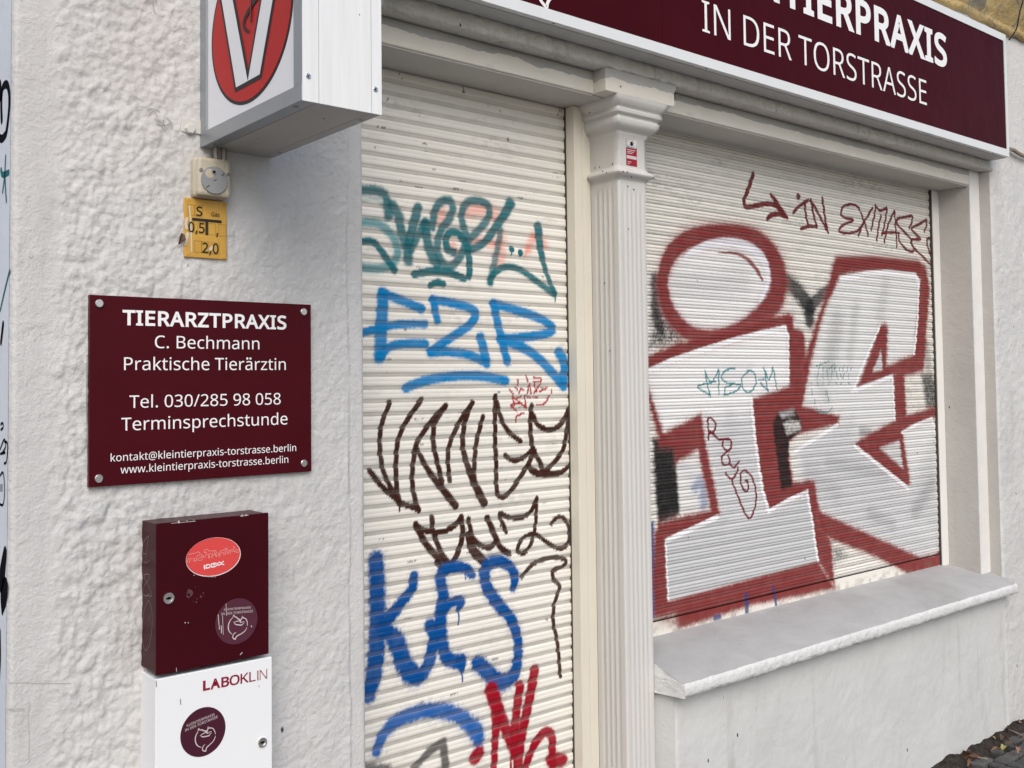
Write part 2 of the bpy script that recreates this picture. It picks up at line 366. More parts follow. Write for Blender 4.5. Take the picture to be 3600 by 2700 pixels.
# ------------------------------------------------------------------ lettering: glyph outlines as numbers, character|advance|contours of point steps
GLYPHS = r""" |175|
,|180|28,-87 4,20 5,20 5,22 5,22 4,22 4,21 3,20 3,18 63,0 5,-7 -5,-19 -6,-19 -6,-20 -8,-21 -8,-21 -9,-20 -8,-19 -8,-19
-|216|27,154 0,52 162,0 0,-52
.|180|89,-9 -8,0 -7,2 -7,4 -7,4 -5,7 -4,7 -2,10 -1,11 1,12 2,9 4,8 5,6 7,5 7,3 7,2 8,0 9,0 8,-2 7,-3 6,-5 6,-6 4,-8 2,-9 1,-12 -1,-11 -2,-10 -4,-7 -6,-7 -6,-4 -7,-4 -8,-2
/|250|7,0 178,480 58,0 -179,-480
0|384|191,-7 -38,4 -32,13 -28,20 -21,29 -17,36 -12,42 -8,49 -2,54 1,38 3,35 5,31 7,29 9,26 11,23 14,19 16,17 19,12 22,10 24,5 27,2 38,-4 33,-12 27,-21 23,-28 17,-36 12,-42 8,-48 2,-56 -1,-37 -3,-34 -5,-32 -7,-29 -9,-26 -12,-23 -14,-20 -16,-16 -19,-13 -22,-9 -24,-6|191,44 25,3 21,9 18,15 13,21 10,28 8,34 4,40 1,46 -1,46 -4,40 -8,34 -10,28 -13,21 -18,15 -21,9 -25,4 -25,-4 -21,-9 -17,-15 -13,-21 -10,-28 -7,-34 -5,-40 -1,-46 1,-46 5,-40 7,-34 10,-27 13,-22 17,-15 21,-9
2|384|32,0 0,49 126,127 17,18 16,16 15,16 13,14 12,14 10,14 8,14 8,14 5,14 4,14 3,15 0,16 -1,19 -5,16 -7,14 -10,11 -13,9 -14,7 -16,4 -18,1 -17,-1 -16,-2 -15,-4 -14,-5 -13,-7 -14,-8 -13,-9 -14,-10 -31,40 14,11 16,11 17,9 17,9 19,7 20,5 21,3 23,1 32,-2 28,-6 25,-11 21,-15 17,-18 12,-22 7,-25 3,-28 -1,-19 -3,-18 -5,-17 -7,-17 -8,-16 -10,-16 -12,-16 -13,-16 -14,-17 -16,-17 -16,-17 -18,-18 -100,-99 0,-2 242,0 0,-54
3|384|162,-7 -19,1 -17,1 -18,1 -16,3 -16,3 -16,5 -15,6 -15,6 0,56 16,-7 16,-7 16,-5 17,-5 18,-3 17,-3 16,-1 17,-1 30,2 25,4 21,8 17,11 12,14 9,16 5,19 2,21 -2,21 -7,17 -11,15 -15,11 -20,9 -23,6 -26,4 -30,1 -47,0 0,51 47,0 28,1 24,5 21,8 17,11 13,13 10,15 6,18 2,19 -2,17 -4,14 -8,13 -10,10 -13,9 -15,6 -17,3 -19,2 -18,-1 -18,-2 -16,-4 -14,-5 -14,-6 -14,-7 -13,-7 -14,-9 -29,41 13,9 16,9 16,9 18,7 20,7 21,5 22,2 24,1 35,-2 30,-6 26,-11 20,-14 17,-18 11,-20 7,-23 2,-25 -2,-23 -5,-20 -8,-18 -12,-16 -14,-13 -17,-10 -20,-9 -21,-5 0,-3 27,-5 23,-8 20,-10 16,-13 12,-16 9,-19 5,-20 2,-23 -1,-20 -4,-19 -6,-18 -9,-17 -11,-15 -13,-14 -17,-12 -19,-10 -21,-8 -25,-5 -28,-4
5|384|167,-7 -19,1 -17,1 -17,2 -17,3 -16,4 -14,4 -13,5 -12,6 0,56 13,-7 14,-6 15,-5 17,-5 17,-4 17,-2 16,-2 16,0 25,1 23,5 20,8 18,11 14,14 10,18 6,21 2,25 -1,22 -6,20 -9,16 -12,14 -17,11 -21,8 -25,5 -29,1 -10,0 -10,0 -11,-1 -12,-2 -11,-2 -11,-1 -9,-2 -8,-2 -29,19 18,227 240,0 0,-54 -190,0 -11,-139 6,1 7,1 8,1 10,1 10,2 10,0 11,1 12,0 35,-2 31,-7 28,-12 23,-16 19,-20 14,-24 8,-28 3,-32 -3,-35 -9,-31 -15,-28 -20,-23 -26,-19 -31,-13 -35,-8
8|384|193,-7 -36,2 -32,7 -27,10 -23,15 -19,19 -13,22 -7,25 -3,29 1,16 2,15 5,14 6,12 7,12 9,11 9,10 11,9 12,8 12,8 12,7 13,7 -17,10 -15,12 -14,12 -13,14 -11,15 -8,18 -4,19 -2,21 2,18 3,16 6,15 8,13 10,12 12,10 14,9 15,8 17,6 18,4 18,2 20,1 31,-2 27,-5 24,-9 22,-13 17,-17 13,-19 8,-23 2,-27 -1,-14 -2,-13 -4,-12 -5,-11 -7,-10 -8,-10 -9,-9 -10,-9 -10,-8 -11,-7 -12,-8 -12,-6 14,-7 14,-8 13,-8 13,-9 11,-9 10,-10 9,-11 8,-11 6,-13 5,-13 3,-15 1,-16 -3,-28 -8,-26 -13,-22 -19,-19 -23,-16 -27,-11 -30,-7|194,277 17,7 15,9 14,9 13,10 10,12 8,13 4,15 2,17 -2,16 -4,14 -8,12 -10,10 -13,8 -14,5 -17,3 -18,2 -18,-2 -16,-3 -14,-5 -13,-8 -10,-10 -8,-12 -4,-14 -2,-16 1,-12 2,-10 4,-10 5,-9 6,-8 8,-8 8,-7 10,-6 10,-6 11,-5 11,-6|192,40 23,2 20,4 18,7 14,10 11,13 8,14 5,16 2,18 -2,16 -5,16 -9,13 -12,13 -15,11 -17,10 -19,10 -22,9 -11,4 -21,-9 -18,-11 -15,-11 -13,-12 -10,-13 -8,-15 -4,-16 -1,-17 1,-17 5,-15 8,-14 11,-13 14,-10 17,-7 21,-4
9|384|129,-7 -7,0 -8,1 -8,0 -8,1 -9,1 -7,1 -7,1 -6,2 0,50 13,-3 14,-3 16,-2 16,0 22,1 21,3 18,4 16,7 15,9 13,9 11,11 10,13 8,14 7,15 6,16 5,17 4,18 2,18 2,19 1,19 -4,0 -8,-11 -10,-10 -11,-10 -13,-8 -15,-7 -17,-6 -19,-3 -21,-1 -29,3 -27,7 -23,12 -20,16 -17,21 -12,25 -7,29 -2,32 1,25 3,22 6,21 9,19 10,17 13,15 14,13 16,11 18,8 19,6 21,4 23,1 22,-1 21,-5 20,-7 19,-10 18,-13 15,-16 14,-19 12,-22 9,-25 7,-28 4,-31 1,-34 0,-26 -2,-26 -3,-25 -4,-25 -5,-24 -8,-24 -9,-22 -11,-21 -13,-19 -15,-17 -18,-15 -21,-14 -23,-10 -26,-8 -30,-4|184,226 16,0 14,3 13,4 13,6 11,7 10,8 8,8 7,10 6,10 4,10 3,11 0,11 0,14 -2,14 -4,15 -5,14 -6,13 -8,13 -10,11 -10,10 -12,8 -14,6 -15,3 -16,2 -20,-2 -18,-5 -16,-9 -14,-12 -12,-16 -8,-19 -5,-23 -2,-26 1,-22 5,-19 7,-17 10,-15 12,-11 16,-9 19,-5
@|604|291,-60 -38,2 -36,6 -32,9 -30,13 -26,16 -24,20 -20,23 -16,26 -13,29 -10,32 -5,34 -2,38 1,31 4,29 6,29 8,27 11,26 13,24 15,22 18,21 19,18 22,16 23,15 25,12 28,9 29,7 30,4 33,2 34,-2 32,-6 30,-9 28,-12 26,-16 23,-19 20,-23 17,-25 13,-28 10,-31 6,-33 2,-36 -1,-16 -1,-15 -2,-15 -3,-15 -4,-14 -5,-14 -6,-13 -7,-12 -8,-11 -9,-11 -9,-9 -10,-7 -12,-7 -12,-4 -13,-3 -14,-1 -15,1 -13,4 -11,5 -10,8 -8,9 -6,10 -5,11 -3,11 -3,0 -7,-12 -8,-11 -10,-10 -11,-9 -12,-7 -14,-6 -16,-3 -17,-1 -24,2 -21,7 -18,10 -16,15 -12,19 -9,21 -5,24 -2,27 1,22 4,20 5,19 8,17 9,16 12,15 13,12 15,11 17,8 18,6 20,4 21,1 14,0 15,-1 14,-2 15,-2 13,-2 12,-3 11,-3 8,-3 -6,-136 -1,-17 0,-7 1,-16 2,-13 4,-11 5,-7 7,-5 7,-3 8,-2 8,-1 10,1 9,3 8,5 8,8 7,9 6,11 5,12 4,14 3,14 3,16 1,16 1,16 -2,30 -4,28 -8,25 -11,23 -14,21 -16,17 -19,16 -21,12 -22,10 -24,7 -26,5 -27,1 -37,-2 -34,-6 -31,-10 -28,-13 -24,-18 -22,-20 -18,-23 -15,-26 -12,-29 -9,-31 -5,-32 -2,-35 4,-47 9,-41 17,-35 23,-29 29,-24 35,-16 40,-10 47,-3 20,0 20,2 19,3 19,4 18,4 17,5 16,5 15,5 0,-45 -15,-6 -15,-5 -17,-5 -18,-4 -18,-3 -19,-3 -21,-1|289,115 17,2 15,5 12,9 10,12 8,15 5,17 4,20 2,21 4,84 -5,2 -5,1 -6,1 -6,1 -7,1 -7,0 -7,1 -7,0 -15,-1 -14,-3 -13,-5 -11,-7 -9,-9 -8,-10 -7,-10 -5,-13 -3,-12 -3,-13 -2,-14 0,-13 1,-20 3,-17 5,-14 8,-12 9,-8 11,-6 12,-4
A|429|0,0 187,482 55,0 186,-482 -62,0 -58,148 -190,0 -57,-148|138,202 152,0 -54,145 -6,20 -3,7 -2,7 -2,7 -2,8 -7,23 -3,-10 -2,-10 -3,-11 -3,-10 -3,-9 -3,-8 -2,-8 -2,-6
B|437|65,0 0,480 137,0 42,-2 37,-5 31,-8 26,-12 20,-16 15,-20 8,-26 3,-30 -1,-21 -5,-18 -7,-17 -10,-15 -13,-12 -16,-10 -18,-8 -21,-5 0,-4 15,-3 14,-4 13,-4 13,-6 11,-7 10,-9 9,-9 8,-12 6,-12 5,-15 2,-16 1,-18 -3,-30 -8,-27 -14,-24 -19,-19 -25,-16 -28,-11 -33,-7 -36,-2|126,275 88,0 29,2 23,3 19,6 14,9 10,11 7,14 4,16 2,18 -2,18 -5,16 -9,13 -12,10 -16,7 -20,6 -25,3 -28,1 -79,0|126,51 96,0 30,2 24,4 20,8 15,11 11,13 8,16 4,17 2,19 -2,18 -5,16 -8,14 -11,13 -16,10 -20,7 -26,5 -30,1 -92,0
C|424|261,-7 -35,2 -32,6 -29,9 -26,14 -23,16 -20,20 -17,23 -14,26 -10,30 -8,31 -5,34 -1,36 2,36 5,33 8,31 11,28 15,27 18,23 21,20 25,17 27,14 30,9 33,6 35,2 37,-2 34,-5 32,-9 30,-12 -25,-51 -11,5 -12,5 -13,4 -13,4 -14,4 -14,2 -16,2 -15,0 -37,-3 -32,-10 -29,-16 -24,-23 -19,-28 -14,-33 -8,-38 -3,-42 2,-43 8,-37 13,-33 18,-29 23,-22 29,-17 33,-9 39,-4 16,1 15,1 14,1 15,3 14,3 14,3 13,3 14,4 0,-52 -14,-5 -13,-4 -14,-3 -15,-3 -15,-2 -16,-2 -18,0
D|490|65,0 0,480 148,0 35,-2 33,-5 30,-9 27,-11 25,-15 22,-19 19,-21 16,-24 13,-28 9,-31 5,-33 2,-38 -4,-57 -12,-49 -21,-42 -29,-35 -36,-26 -43,-20 -49,-11 -56,-4|126,52 65,0 85,12 61,35 36,60 12,83 -2,45 -9,39 -15,32 -21,25 -26,20 -31,14 -36,8 -41,3 -78,0
E|373|65,0 0,480 268,0 0,-54 -207,0 0,-149 195,0 0,-53 -195,0 0,-171 207,0 0,-53
G|489|271,-7 -36,2 -33,6 -30,9 -27,13 -24,17 -21,19 -18,23 -15,26 -11,29 -8,32 -5,34 -2,37 2,36 5,34 10,31 13,29 16,26 20,23 22,20 26,17 30,13 32,10 35,5 37,2 20,0 20,-2 18,-2 19,-3 17,-4 17,-5 17,-6 16,-6 -23,-52 -13,5 -14,5 -15,5 -16,4 -16,4 -16,2 -17,2 -17,0 -41,-3 -35,-10 -32,-16 -26,-23 -21,-28 -15,-33 -9,-38 -3,-42 1,-28 4,-26 5,-25 9,-22 10,-21 13,-18 16,-16 19,-14 21,-11 24,-7 28,-5 31,-1 15,0 14,1 13,1 11,1 11,2 11,2 9,2 10,2 0,142 -106,0 0,54 166,0 0,-235 -19,-6 -20,-5 -20,-4 -19,-4 -21,-2 -22,-2 -23,-1
H|498|65,0 0,480 61,0 0,-203 245,0 0,203 61,0 0,-480 -61,0 0,224 -245,0 0,-224
I|228|27,0 0,35 56,13 0,383 -56,14 0,35 173,0 0,-35 -56,-14 0,-383 56,-13 0,-35
K|416|65,0 0,480 61,0 0,-237 10,12 10,11 11,11 10,12 10,11 10,12 11,11 10,11 130,146 70,0 -190,-209 198,-271 -71,0 -170,229 -49,-43 0,-186
L|352|65,0 0,480 61,0 0,-426 209,0 0,-54
N|510|65,0 0,480 70,0 256,-397 3,0 -2,32 -2,47 -1,12 0,12 0,12 0,11 0,271 56,0 0,-480 -70,0 -257,398 -2,0 1,-12 0,-14 1,-15 1,-17 1,-18 0,-18 1,-18 0,-18 0,-268
O|525|263,-7 -36,2 -33,6 -29,10 -26,13 -23,17 -20,20 -17,23 -14,27 -10,29 -8,31 -5,34 -1,36 1,36 5,33 8,31 10,29 14,26 17,23 20,20 23,17 26,14 30,9 32,6 36,2 35,-2 31,-6 29,-9 26,-14 23,-16 20,-20 17,-23 14,-27 11,-29 8,-31 5,-33 2,-37 -2,-36 -5,-33 -8,-32 -11,-29 -14,-26 -17,-23 -20,-20 -23,-17 -26,-13 -29,-10 -32,-6|263,46 38,3 32,10 28,16 21,23 17,28 11,33 7,39 3,42 -3,43 -7,38 -11,33 -17,28 -21,23 -27,16 -33,10 -38,3 -38,-3 -32,-10 -28,-16 -22,-23 -17,-28 -12,-33 -7,-38 -2,-43 2,-42 7,-39 12,-33 17,-28 22,-23 27,-16 33,-10
P|406|65,0 0,480 127,0 44,-3 37,-7 31,-11 25,-16 19,-21 13,-24 8,-28 3,-32 -1,-19 -3,-19 -6,-18 -8,-18 -10,-16 -14,-15 -16,-13 -20,-12 -22,-9 -27,-7 -30,-4 -34,-1 -55,0 0,-187|126,238 48,0 32,2 28,4 23,7 19,10 15,13 10,16 7,21 2,25 -2,21 -6,19 -9,16 -13,13 -17,10 -21,7 -26,4 -29,2 -61,0
R|418|65,0 0,480 132,0 42,-3 36,-6 30,-11 24,-14 19,-20 13,-23 8,-28 3,-32 -1,-18 -2,-17 -5,-15 -6,-14 -8,-12 -8,-11 -10,-9 -10,-8 -11,-7 -11,-7 -12,-5 -12,-5 132,-215 -71,0 -116,198 -95,0 0,-198|126,249 71,0 28,2 23,4 19,7 16,10 11,13 9,16 5,18 2,21 -2,22 -5,19 -9,15 -13,11 -16,9 -20,6 -23,4 -28,1 -68,0
S|369|166,-7 -20,1 -19,1 -18,2 -18,2 -16,4 -15,4 -14,4 -12,5 0,58 13,-5 14,-5 16,-5 17,-5 18,-3 19,-3 19,-2 19,0 25,1 22,4 18,6 15,9 12,12 9,13 5,15 2,17 -1,11 -2,11 -3,9 -4,9 -6,7 -8,8 -10,7 -11,7 -13,7 -16,8 -19,7 -20,8 -29,11 -25,13 -21,15 -17,15 -14,18 -10,20 -6,24 -2,26 2,18 3,18 6,15 9,14 10,13 13,12 14,9 17,8 18,7 19,5 21,2 21,1 20,0 18,-2 18,-2 17,-3 16,-4 15,-5 15,-5 14,-6 -19,-51 -13,5 -13,5 -14,4 -14,4 -15,3 -15,2 -15,2 -16,0 -21,-1 -18,-4 -16,-6 -13,-8 -10,-10 -7,-12 -4,-14 -2,-15 1,-11 2,-11 3,-9 4,-9 6,-8 8,-7 9,-7 10,-7 13,-6 14,-7 17,-7 18,-7 21,-8 18,-8 17,-9 16,-9 13,-9 12,-10 11,-11 8,-12 7,-13 4,-15 3,-17 1,-18 -3,-30 -8,-26 -15,-24 -20,-19 -25,-16 -30,-11 -33,-6
T|373|156,0 0,426 -149,0 0,54 359,0 0,-54 -149,0 0,-426
X|394|3,0 159,250 -149,230 67,0 117,-189 119,189 63,0 -148,-229 160,-251 -69,0 -127,208 -129,-208
Z|384|26,0 0,46 252,380 -244,0 0,54 317,0 0,-46 -252,-380 259,0 0,-54
a|377|144,-7 -23,2 -21,5 -20,8 -17,11 -14,15 -10,18 -6,22 -2,26 3,25 7,23 14,19 18,16 24,13 30,10 35,6 41,3 62,2 0,21 -2,21 -3,18 -6,13 -9,11 -11,8 -12,5 -15,3 -17,1 -14,0 -13,-2 -14,-2 -13,-4 -12,-4 -12,-5 -12,-5 -11,-5 -18,44 12,6 13,6 15,5 15,5 17,4 16,3 17,1 17,1 31,-2 27,-5 22,-9 18,-13 14,-16 9,-21 6,-25 2,-30 0,-245 -43,0 -11,51 -3,0 -12,-14 -12,-12 -12,-10 -13,-8 -14,-6 -17,-4 -19,-3|158,41 22,2 20,4 18,8 16,11 13,14 9,18 6,21 2,25 0,32 -53,-2 -31,-2 -26,-5 -21,-6 -15,-9 -11,-10 -9,-12 -4,-14 -2,-17 1,-14 4,-12 5,-10 8,-8 10,-6 12,-5 12,-2
b|413|228,-7 -21,1 -18,3 -16,5 -15,7 -12,8 -12,9 -9,9 -9,11 -5,0 -12,-46 -42,0 0,510 59,0 0,-124 0,-11 0,-11 0,-10 -1,-10 0,-10 -1,-8 -1,-7 0,-7 3,0 9,11 9,10 12,9 12,9 15,6 16,5 18,3 21,1 32,-3 28,-9 25,-14 22,-21 18,-26 13,-32 8,-38 2,-43 -2,-43 -8,-38 -13,-32 -18,-27 -22,-20 -25,-15 -29,-9|219,42 23,3 19,6 17,11 13,16 11,20 7,23 4,28 2,32 -6,59 -18,43 -31,25 -42,9 -27,-2 -22,-6 -17,-11 -14,-14 -9,-19 -7,-23 -4,-28 -2,-32 0,-3 2,-31 4,-27 6,-24 10,-19 13,-16 18,-11 23,-6
c|322|201,-7 -23,2 -22,3 -20,6 -19,9 -18,11 -16,14 -13,16 -12,19 -9,22 -7,25 -4,27 -1,31 1,32 4,28 7,26 10,22 12,20 14,16 16,14 18,11 20,9 21,6 22,3 24,2 13,-1 14,-1 13,-2 13,-2 12,-3 11,-3 10,-4 8,-4 -18,-49 -8,3 -9,3 -10,3 -11,3 -10,2 -10,2 -10,1 -10,0 -46,-9 -33,-25 -20,-43 -7,-59 2,-31 5,-27 8,-23 11,-19 14,-15 18,-11 21,-7 24,-2 14,1 14,1 12,2 12,2 11,4 10,3 11,4 9,4 0,-52 -9,-5 -10,-4 -10,-3 -11,-3 -11,-2 -13,-1 -14,-1
d|413|185,-7 -32,3 -29,9 -25,15 -22,20 -17,26 -13,32 -8,38 -2,43 2,44 8,38 13,32 18,26 22,21 25,15 28,9 32,3 20,-1 18,-3 16,-5 15,-7 12,-8 12,-9 10,-10 9,-10 4,0 -2,25 -1,9 -1,7 0,6 0,6 0,143 59,0 0,-510 -48,0 -8,48 -3,0 -9,-11 -10,-10 -11,-9 -13,-9 -15,-7 -16,-5 -18,-3|194,42 27,2 22,6 18,10 13,14 10,17 8,22 4,25 2,30 0,11 -2,31 -4,28 -7,24 -10,20 -13,15 -18,12 -23,6 -28,3 -22,-3 -19,-7 -17,-12 -13,-16 -11,-21 -7,-24 -4,-27 -2,-30 2,-30 4,-27 7,-23 11,-20 13,-16 17,-11 19,-6
e|379|210,-7 -25,2 -23,3 -22,7 -20,9 -19,12 -16,14 -14,17 -12,19 -10,22 -7,24 -4,27 -1,28 1,29 4,26 6,25 9,22 11,20 13,17 15,15 16,13 19,10 20,7 22,4 23,2 22,-2 21,-3 19,-7 18,-8 15,-12 14,-13 12,-15 10,-17 8,-19 5,-21 3,-22 2,-24 0,-35 -247,0 3,-29 6,-25 9,-22 13,-17 17,-14 19,-10 23,-6 25,-2 17,0 15,1 15,2 14,3 13,4 14,4 13,5 14,6 0,-52 -13,-6 -14,-5 -14,-4 -13,-3 -14,-3 -15,-1 -17,-1|99,216 184,0 -2,21 -4,20 -6,17 -9,16 -12,12 -16,9 -18,6 -21,1 -20,-1 -17,-5 -16,-9 -13,-12 -11,-15 -9,-17 -6,-21
h|415|57,0 0,510 59,0 0,-149 0,-14 -1,-12 -1,-13 -1,-12 4,0 9,13 11,11 13,10 14,8 15,6 16,4 17,3 17,1 31,-2 27,-6 22,-10 19,-13 14,-18 10,-23 7,-27 2,-33 0,-234 -59,0 0,230 -5,38 -15,27 -25,17 -35,5 -28,-2 -23,-6 -19,-11 -13,-15 -10,-19 -7,-22 -4,-26 -2,-30 0,-186
i|173|87,420 -7,0 -6,2 -6,3 -6,4 -4,5 -3,7 -2,8 -1,8 1,9 2,8 3,7 4,5 6,4 6,3 6,1 7,1 7,-1 6,-1 6,-3 5,-4 5,-5 3,-7 2,-8 1,-9 -1,-8 -2,-8 -3,-7 -5,-5 -5,-4 -6,-3 -6,-2|57,0 0,360 59,0 0,-360
k|359|57,0 0,510 59,0 0,-266 -1,-28 -1,-9 0,-8 -1,-7 0,-7 3,0 12,16 16,20 14,17 115,122 70,0 -146,-154 156,-206 -72,0 -125,168 -40,-36 0,-132
l|173|57,0 0,510 59,0 0,-510
m|628|57,0 0,360 48,0 8,-49 4,0 9,13 11,12 12,9 13,8 15,6 15,4 15,3 16,1 39,-4 31,-11 24,-19 16,-27 3,0 10,15 12,12 13,11 15,8 16,6 16,5 17,3 17,1 29,-2 24,-6 21,-10 17,-14 14,-18 9,-22 6,-28 2,-33 0,-234 -59,0 0,232 -4,37 -14,27 -23,16 -32,5 -24,-2 -21,-6 -17,-9 -13,-13 -10,-17 -7,-20 -4,-24 -1,-27 0,-199 -59,0 0,232 -5,37 -13,27 -23,16 -33,5 -25,-2 -21,-6 -16,-11 -13,-15 -9,-18 -7,-23 -4,-26 -1,-29 0,-187
n|415|57,0 0,360 48,0 8,-49 4,0 9,13 12,12 13,9 14,8 16,6 16,4 16,3 17,1 31,-2 26,-6 22,-10 19,-14 14,-18 10,-22 7,-28 2,-33 0,-234 -59,0 0,230 -5,38 -15,27 -25,17 -35,5 -28,-2 -23,-6 -18,-11 -14,-15 -10,-18 -7,-23 -4,-26 -2,-29 0,-187
o|406|202,-7 -23,2 -22,4 -21,7 -19,9 -17,12 -16,15 -14,17 -12,20 -9,22 -7,24 -4,27 -1,29 3,42 8,37 14,32 20,26 24,21 29,16 33,9 36,3 24,-2 22,-4 21,-7 19,-9 18,-12 16,-15 13,-17 12,-19 9,-22 7,-24 4,-27 1,-28 -3,-42 -8,-38 -14,-32 -20,-27 -25,-21 -29,-15 -32,-10|203,42 26,3 22,7 18,11 14,17 12,20 8,23 4,27 2,31 -2,30 -4,27 -8,23 -12,20 -14,16 -18,11 -22,7 -26,2 -26,-2 -22,-7 -18,-11 -14,-16 -11,-20 -8,-23 -4,-27 -2,-30 2,-31 4,-27 8,-23 11,-20 15,-17 18,-11 22,-7
p|413|57,-161 0,521 48,0 8,-49 3,0 9,11 10,11 11,9 12,9 15,7 16,5 19,3 20,1 32,-3 28,-9 26,-14 21,-21 18,-26 13,-32 8,-38 2,-43 -2,-44 -8,-37 -13,-32 -18,-27 -22,-21 -25,-15 -28,-9 -32,-3 -20,1 -18,3 -17,5 -14,7 -13,8 -11,9 -10,10 -9,10 -4,0 1,-6 0,-7 1,-8 1,-8 0,-9 1,-7 0,-8 0,-6 0,-148|219,42 16,1 14,4 13,6 11,7 10,10 8,12 8,13 6,15 4,16 3,17 2,19 1,19 -2,30 -4,26 -7,23 -11,20 -13,16 -17,12 -20,7 -23,2 -26,-2 -21,-6 -18,-9 -13,-14 -10,-17 -7,-22 -5,-25 -2,-30 0,-11 2,-32 4,-27 6,-24 10,-20 13,-15 18,-12 23,-6
r|277|57,0 0,360 48,0 7,-66 3,0 9,14 11,14 12,12 13,11 14,10 16,6 17,4 18,2 5,0 5,-1 6,0 6,0 5,-1 6,-1 5,0 4,-1 -7,-55 -5,1 -4,1 -5,1 -5,1 -5,0 -5,1 -5,0 -5,0 -14,-1 -13,-3 -12,-5 -13,-6 -11,-8 -11,-10 -9,-12 -7,-12 -7,-15 -4,-15 -3,-16 -1,-18 0,-192
s|322|148,-7 -18,1 -17,1 -16,2 -14,2 -13,4 -13,4 -11,4 -11,5 0,54 11,-5 13,-5 13,-5 15,-5 15,-4 16,-3 15,-1 16,-1 21,1 18,3 15,4 11,6 9,8 6,9 4,11 1,11 0,7 -1,6 -3,6 -3,5 -4,6 -6,5 -8,5 -9,6 -10,5 -13,6 -15,6 -16,7 -17,7 -16,6 -14,7 -13,7 -12,7 -10,8 -9,8 -7,9 -6,10 -4,11 -3,13 -1,14 3,22 7,19 11,16 17,14 20,11 23,7 25,5 29,2 16,-1 16,-1 15,-2 15,-3 14,-3 13,-4 13,-5 13,-5 -20,-47 -12,4 -11,4 -12,4 -13,4 -12,3 -13,2 -13,1 -13,0 -17,0 -15,-3 -13,-3 -10,-5 -9,-7 -6,-7 -3,-9 -1,-9 0,-7 2,-7 3,-6 3,-6 5,-5 7,-5 8,-5 10,-5 11,-5 12,-5 15,-7 16,-6 17,-6 15,-7 14,-7 13,-6 11,-8 10,-7 9,-9 7,-9 5,-10 4,-11 3,-13 0,-14 -2,-24 -7,-22 -12,-18 -17,-15 -22,-12 -24,-8 -28,-5
t|242|167,-7 -14,1 -13,2 -13,3 -12,4 -11,6 -10,7 -9,10 -8,11 -7,13 -5,16 -2,18 -1,21 0,209 -51,0 0,29 51,23 24,77 35,0 0,-83 104,0 0,-46 -104,0 0,-208 1,-15 3,-14 5,-11 7,-9 8,-6 10,-5 10,-3 12,-1 7,0 7,0 7,1 7,1 7,1 6,1 5,2 5,1 0,-45 -6,-2 -6,-2 -7,-2 -8,-2 -9,-1 -8,-1 -9,-1
u|415|184,-7 -31,2 -26,6 -23,10 -18,14 -14,17 -11,23 -6,27 -2,32 0,236 60,0 0,-232 5,-37 15,-27 25,-16 35,-6 27,2 23,7 19,10 14,15 10,19 7,22 4,26 2,30 0,187 59,0 0,-360 -48,0 -9,48 -3,0 -9,-13 -12,-12 -13,-9 -14,-8 -16,-5 -16,-4 -17,-3
w|528|106,1 -99,360 62,0 49,-192 4,-15 3,-14 4,-15 3,-15 3,-14 3,-13 2,-12 2,-10 2,0 7,28 2,9 2,9 2,8 2,10 3,9 2,8 2,8 3,8 63,203 65,0 62,-203 3,-12 4,-12 4,-13 3,-13 3,-13 3,-12 2,-11 2,-10 2,0 2,9 2,11 2,12 4,14 3,15 4,15 4,15 4,16 50,192 60,0 -100,-360 -69,0 -62,202 -4,14 -4,14 -3,13 -4,14 -9,41 -3,0 -2,-8 -2,-10 -2,-11 -3,-12 -3,-14 -4,-13 -4,-14 -4,-14 -65,-202
x|355|12,0 130,184 -124,176 67,0 93,-136 92,136 66,0 -124,-176 131,-184 -67,0 -98,144 -99,-144
z|316|26,0 0,39 194,275 -182,0 0,46 247,0 0,-44 -191,-270 195,0 0,-46"""
_GL = {}
for _l in GLYPHS.split('\n'):
    _c, _a, _sp = _l[0], *_l[2:].split('|', 1)
    _cs = []
    for _p in _sp.split('|'):
        if _p:
            _q = np.cumsum(np.array([[int(v) for v in t.split(',')] for t in _p.split(' ')]), 0)/1000.0; _cs.append(_q)
    _GL[_c] = (int(_a)/1000.0, _cs)
_dot = _GL['.'][1][0]; _dw = _dot[:, 0].mean()
_GL['ä'] = (_GL['a'][0], _GL['a'][1]+[_dot-[_dw, 0]+[x, .43] for x in (.115, .245)])
def bolder(q, d, cs):
    ar = lambda p: .5*float(np.sum(p[:, 0]*np.roll(p[:, 1], -1)-np.roll(p[:, 0], -1)*p[:, 1]))
    s = 1.0 if ar(max(cs, key=lambda p: abs(ar(p)))) > 0 else -1.0
    e1 = q-np.roll(q, 1, 0); e2 = np.roll(q, -1, 0)-q
    e1 = e1/np.maximum(np.linalg.norm(e1, axis=1, keepdims=True), 1e-9); e2 = e2/np.maximum(np.linalg.norm(e2, axis=1, keepdims=True), 1e-9)
    n1 = s*np.stack([e1[:, 1], -e1[:, 0]], 1); n2 = s*np.stack([e2[:, 1], -e2[:, 0]], 1)
    return q+(n1+n2)*d/np.maximum(1+np.sum(n1*n2, 1, keepdims=True), .45)
_cap = {}
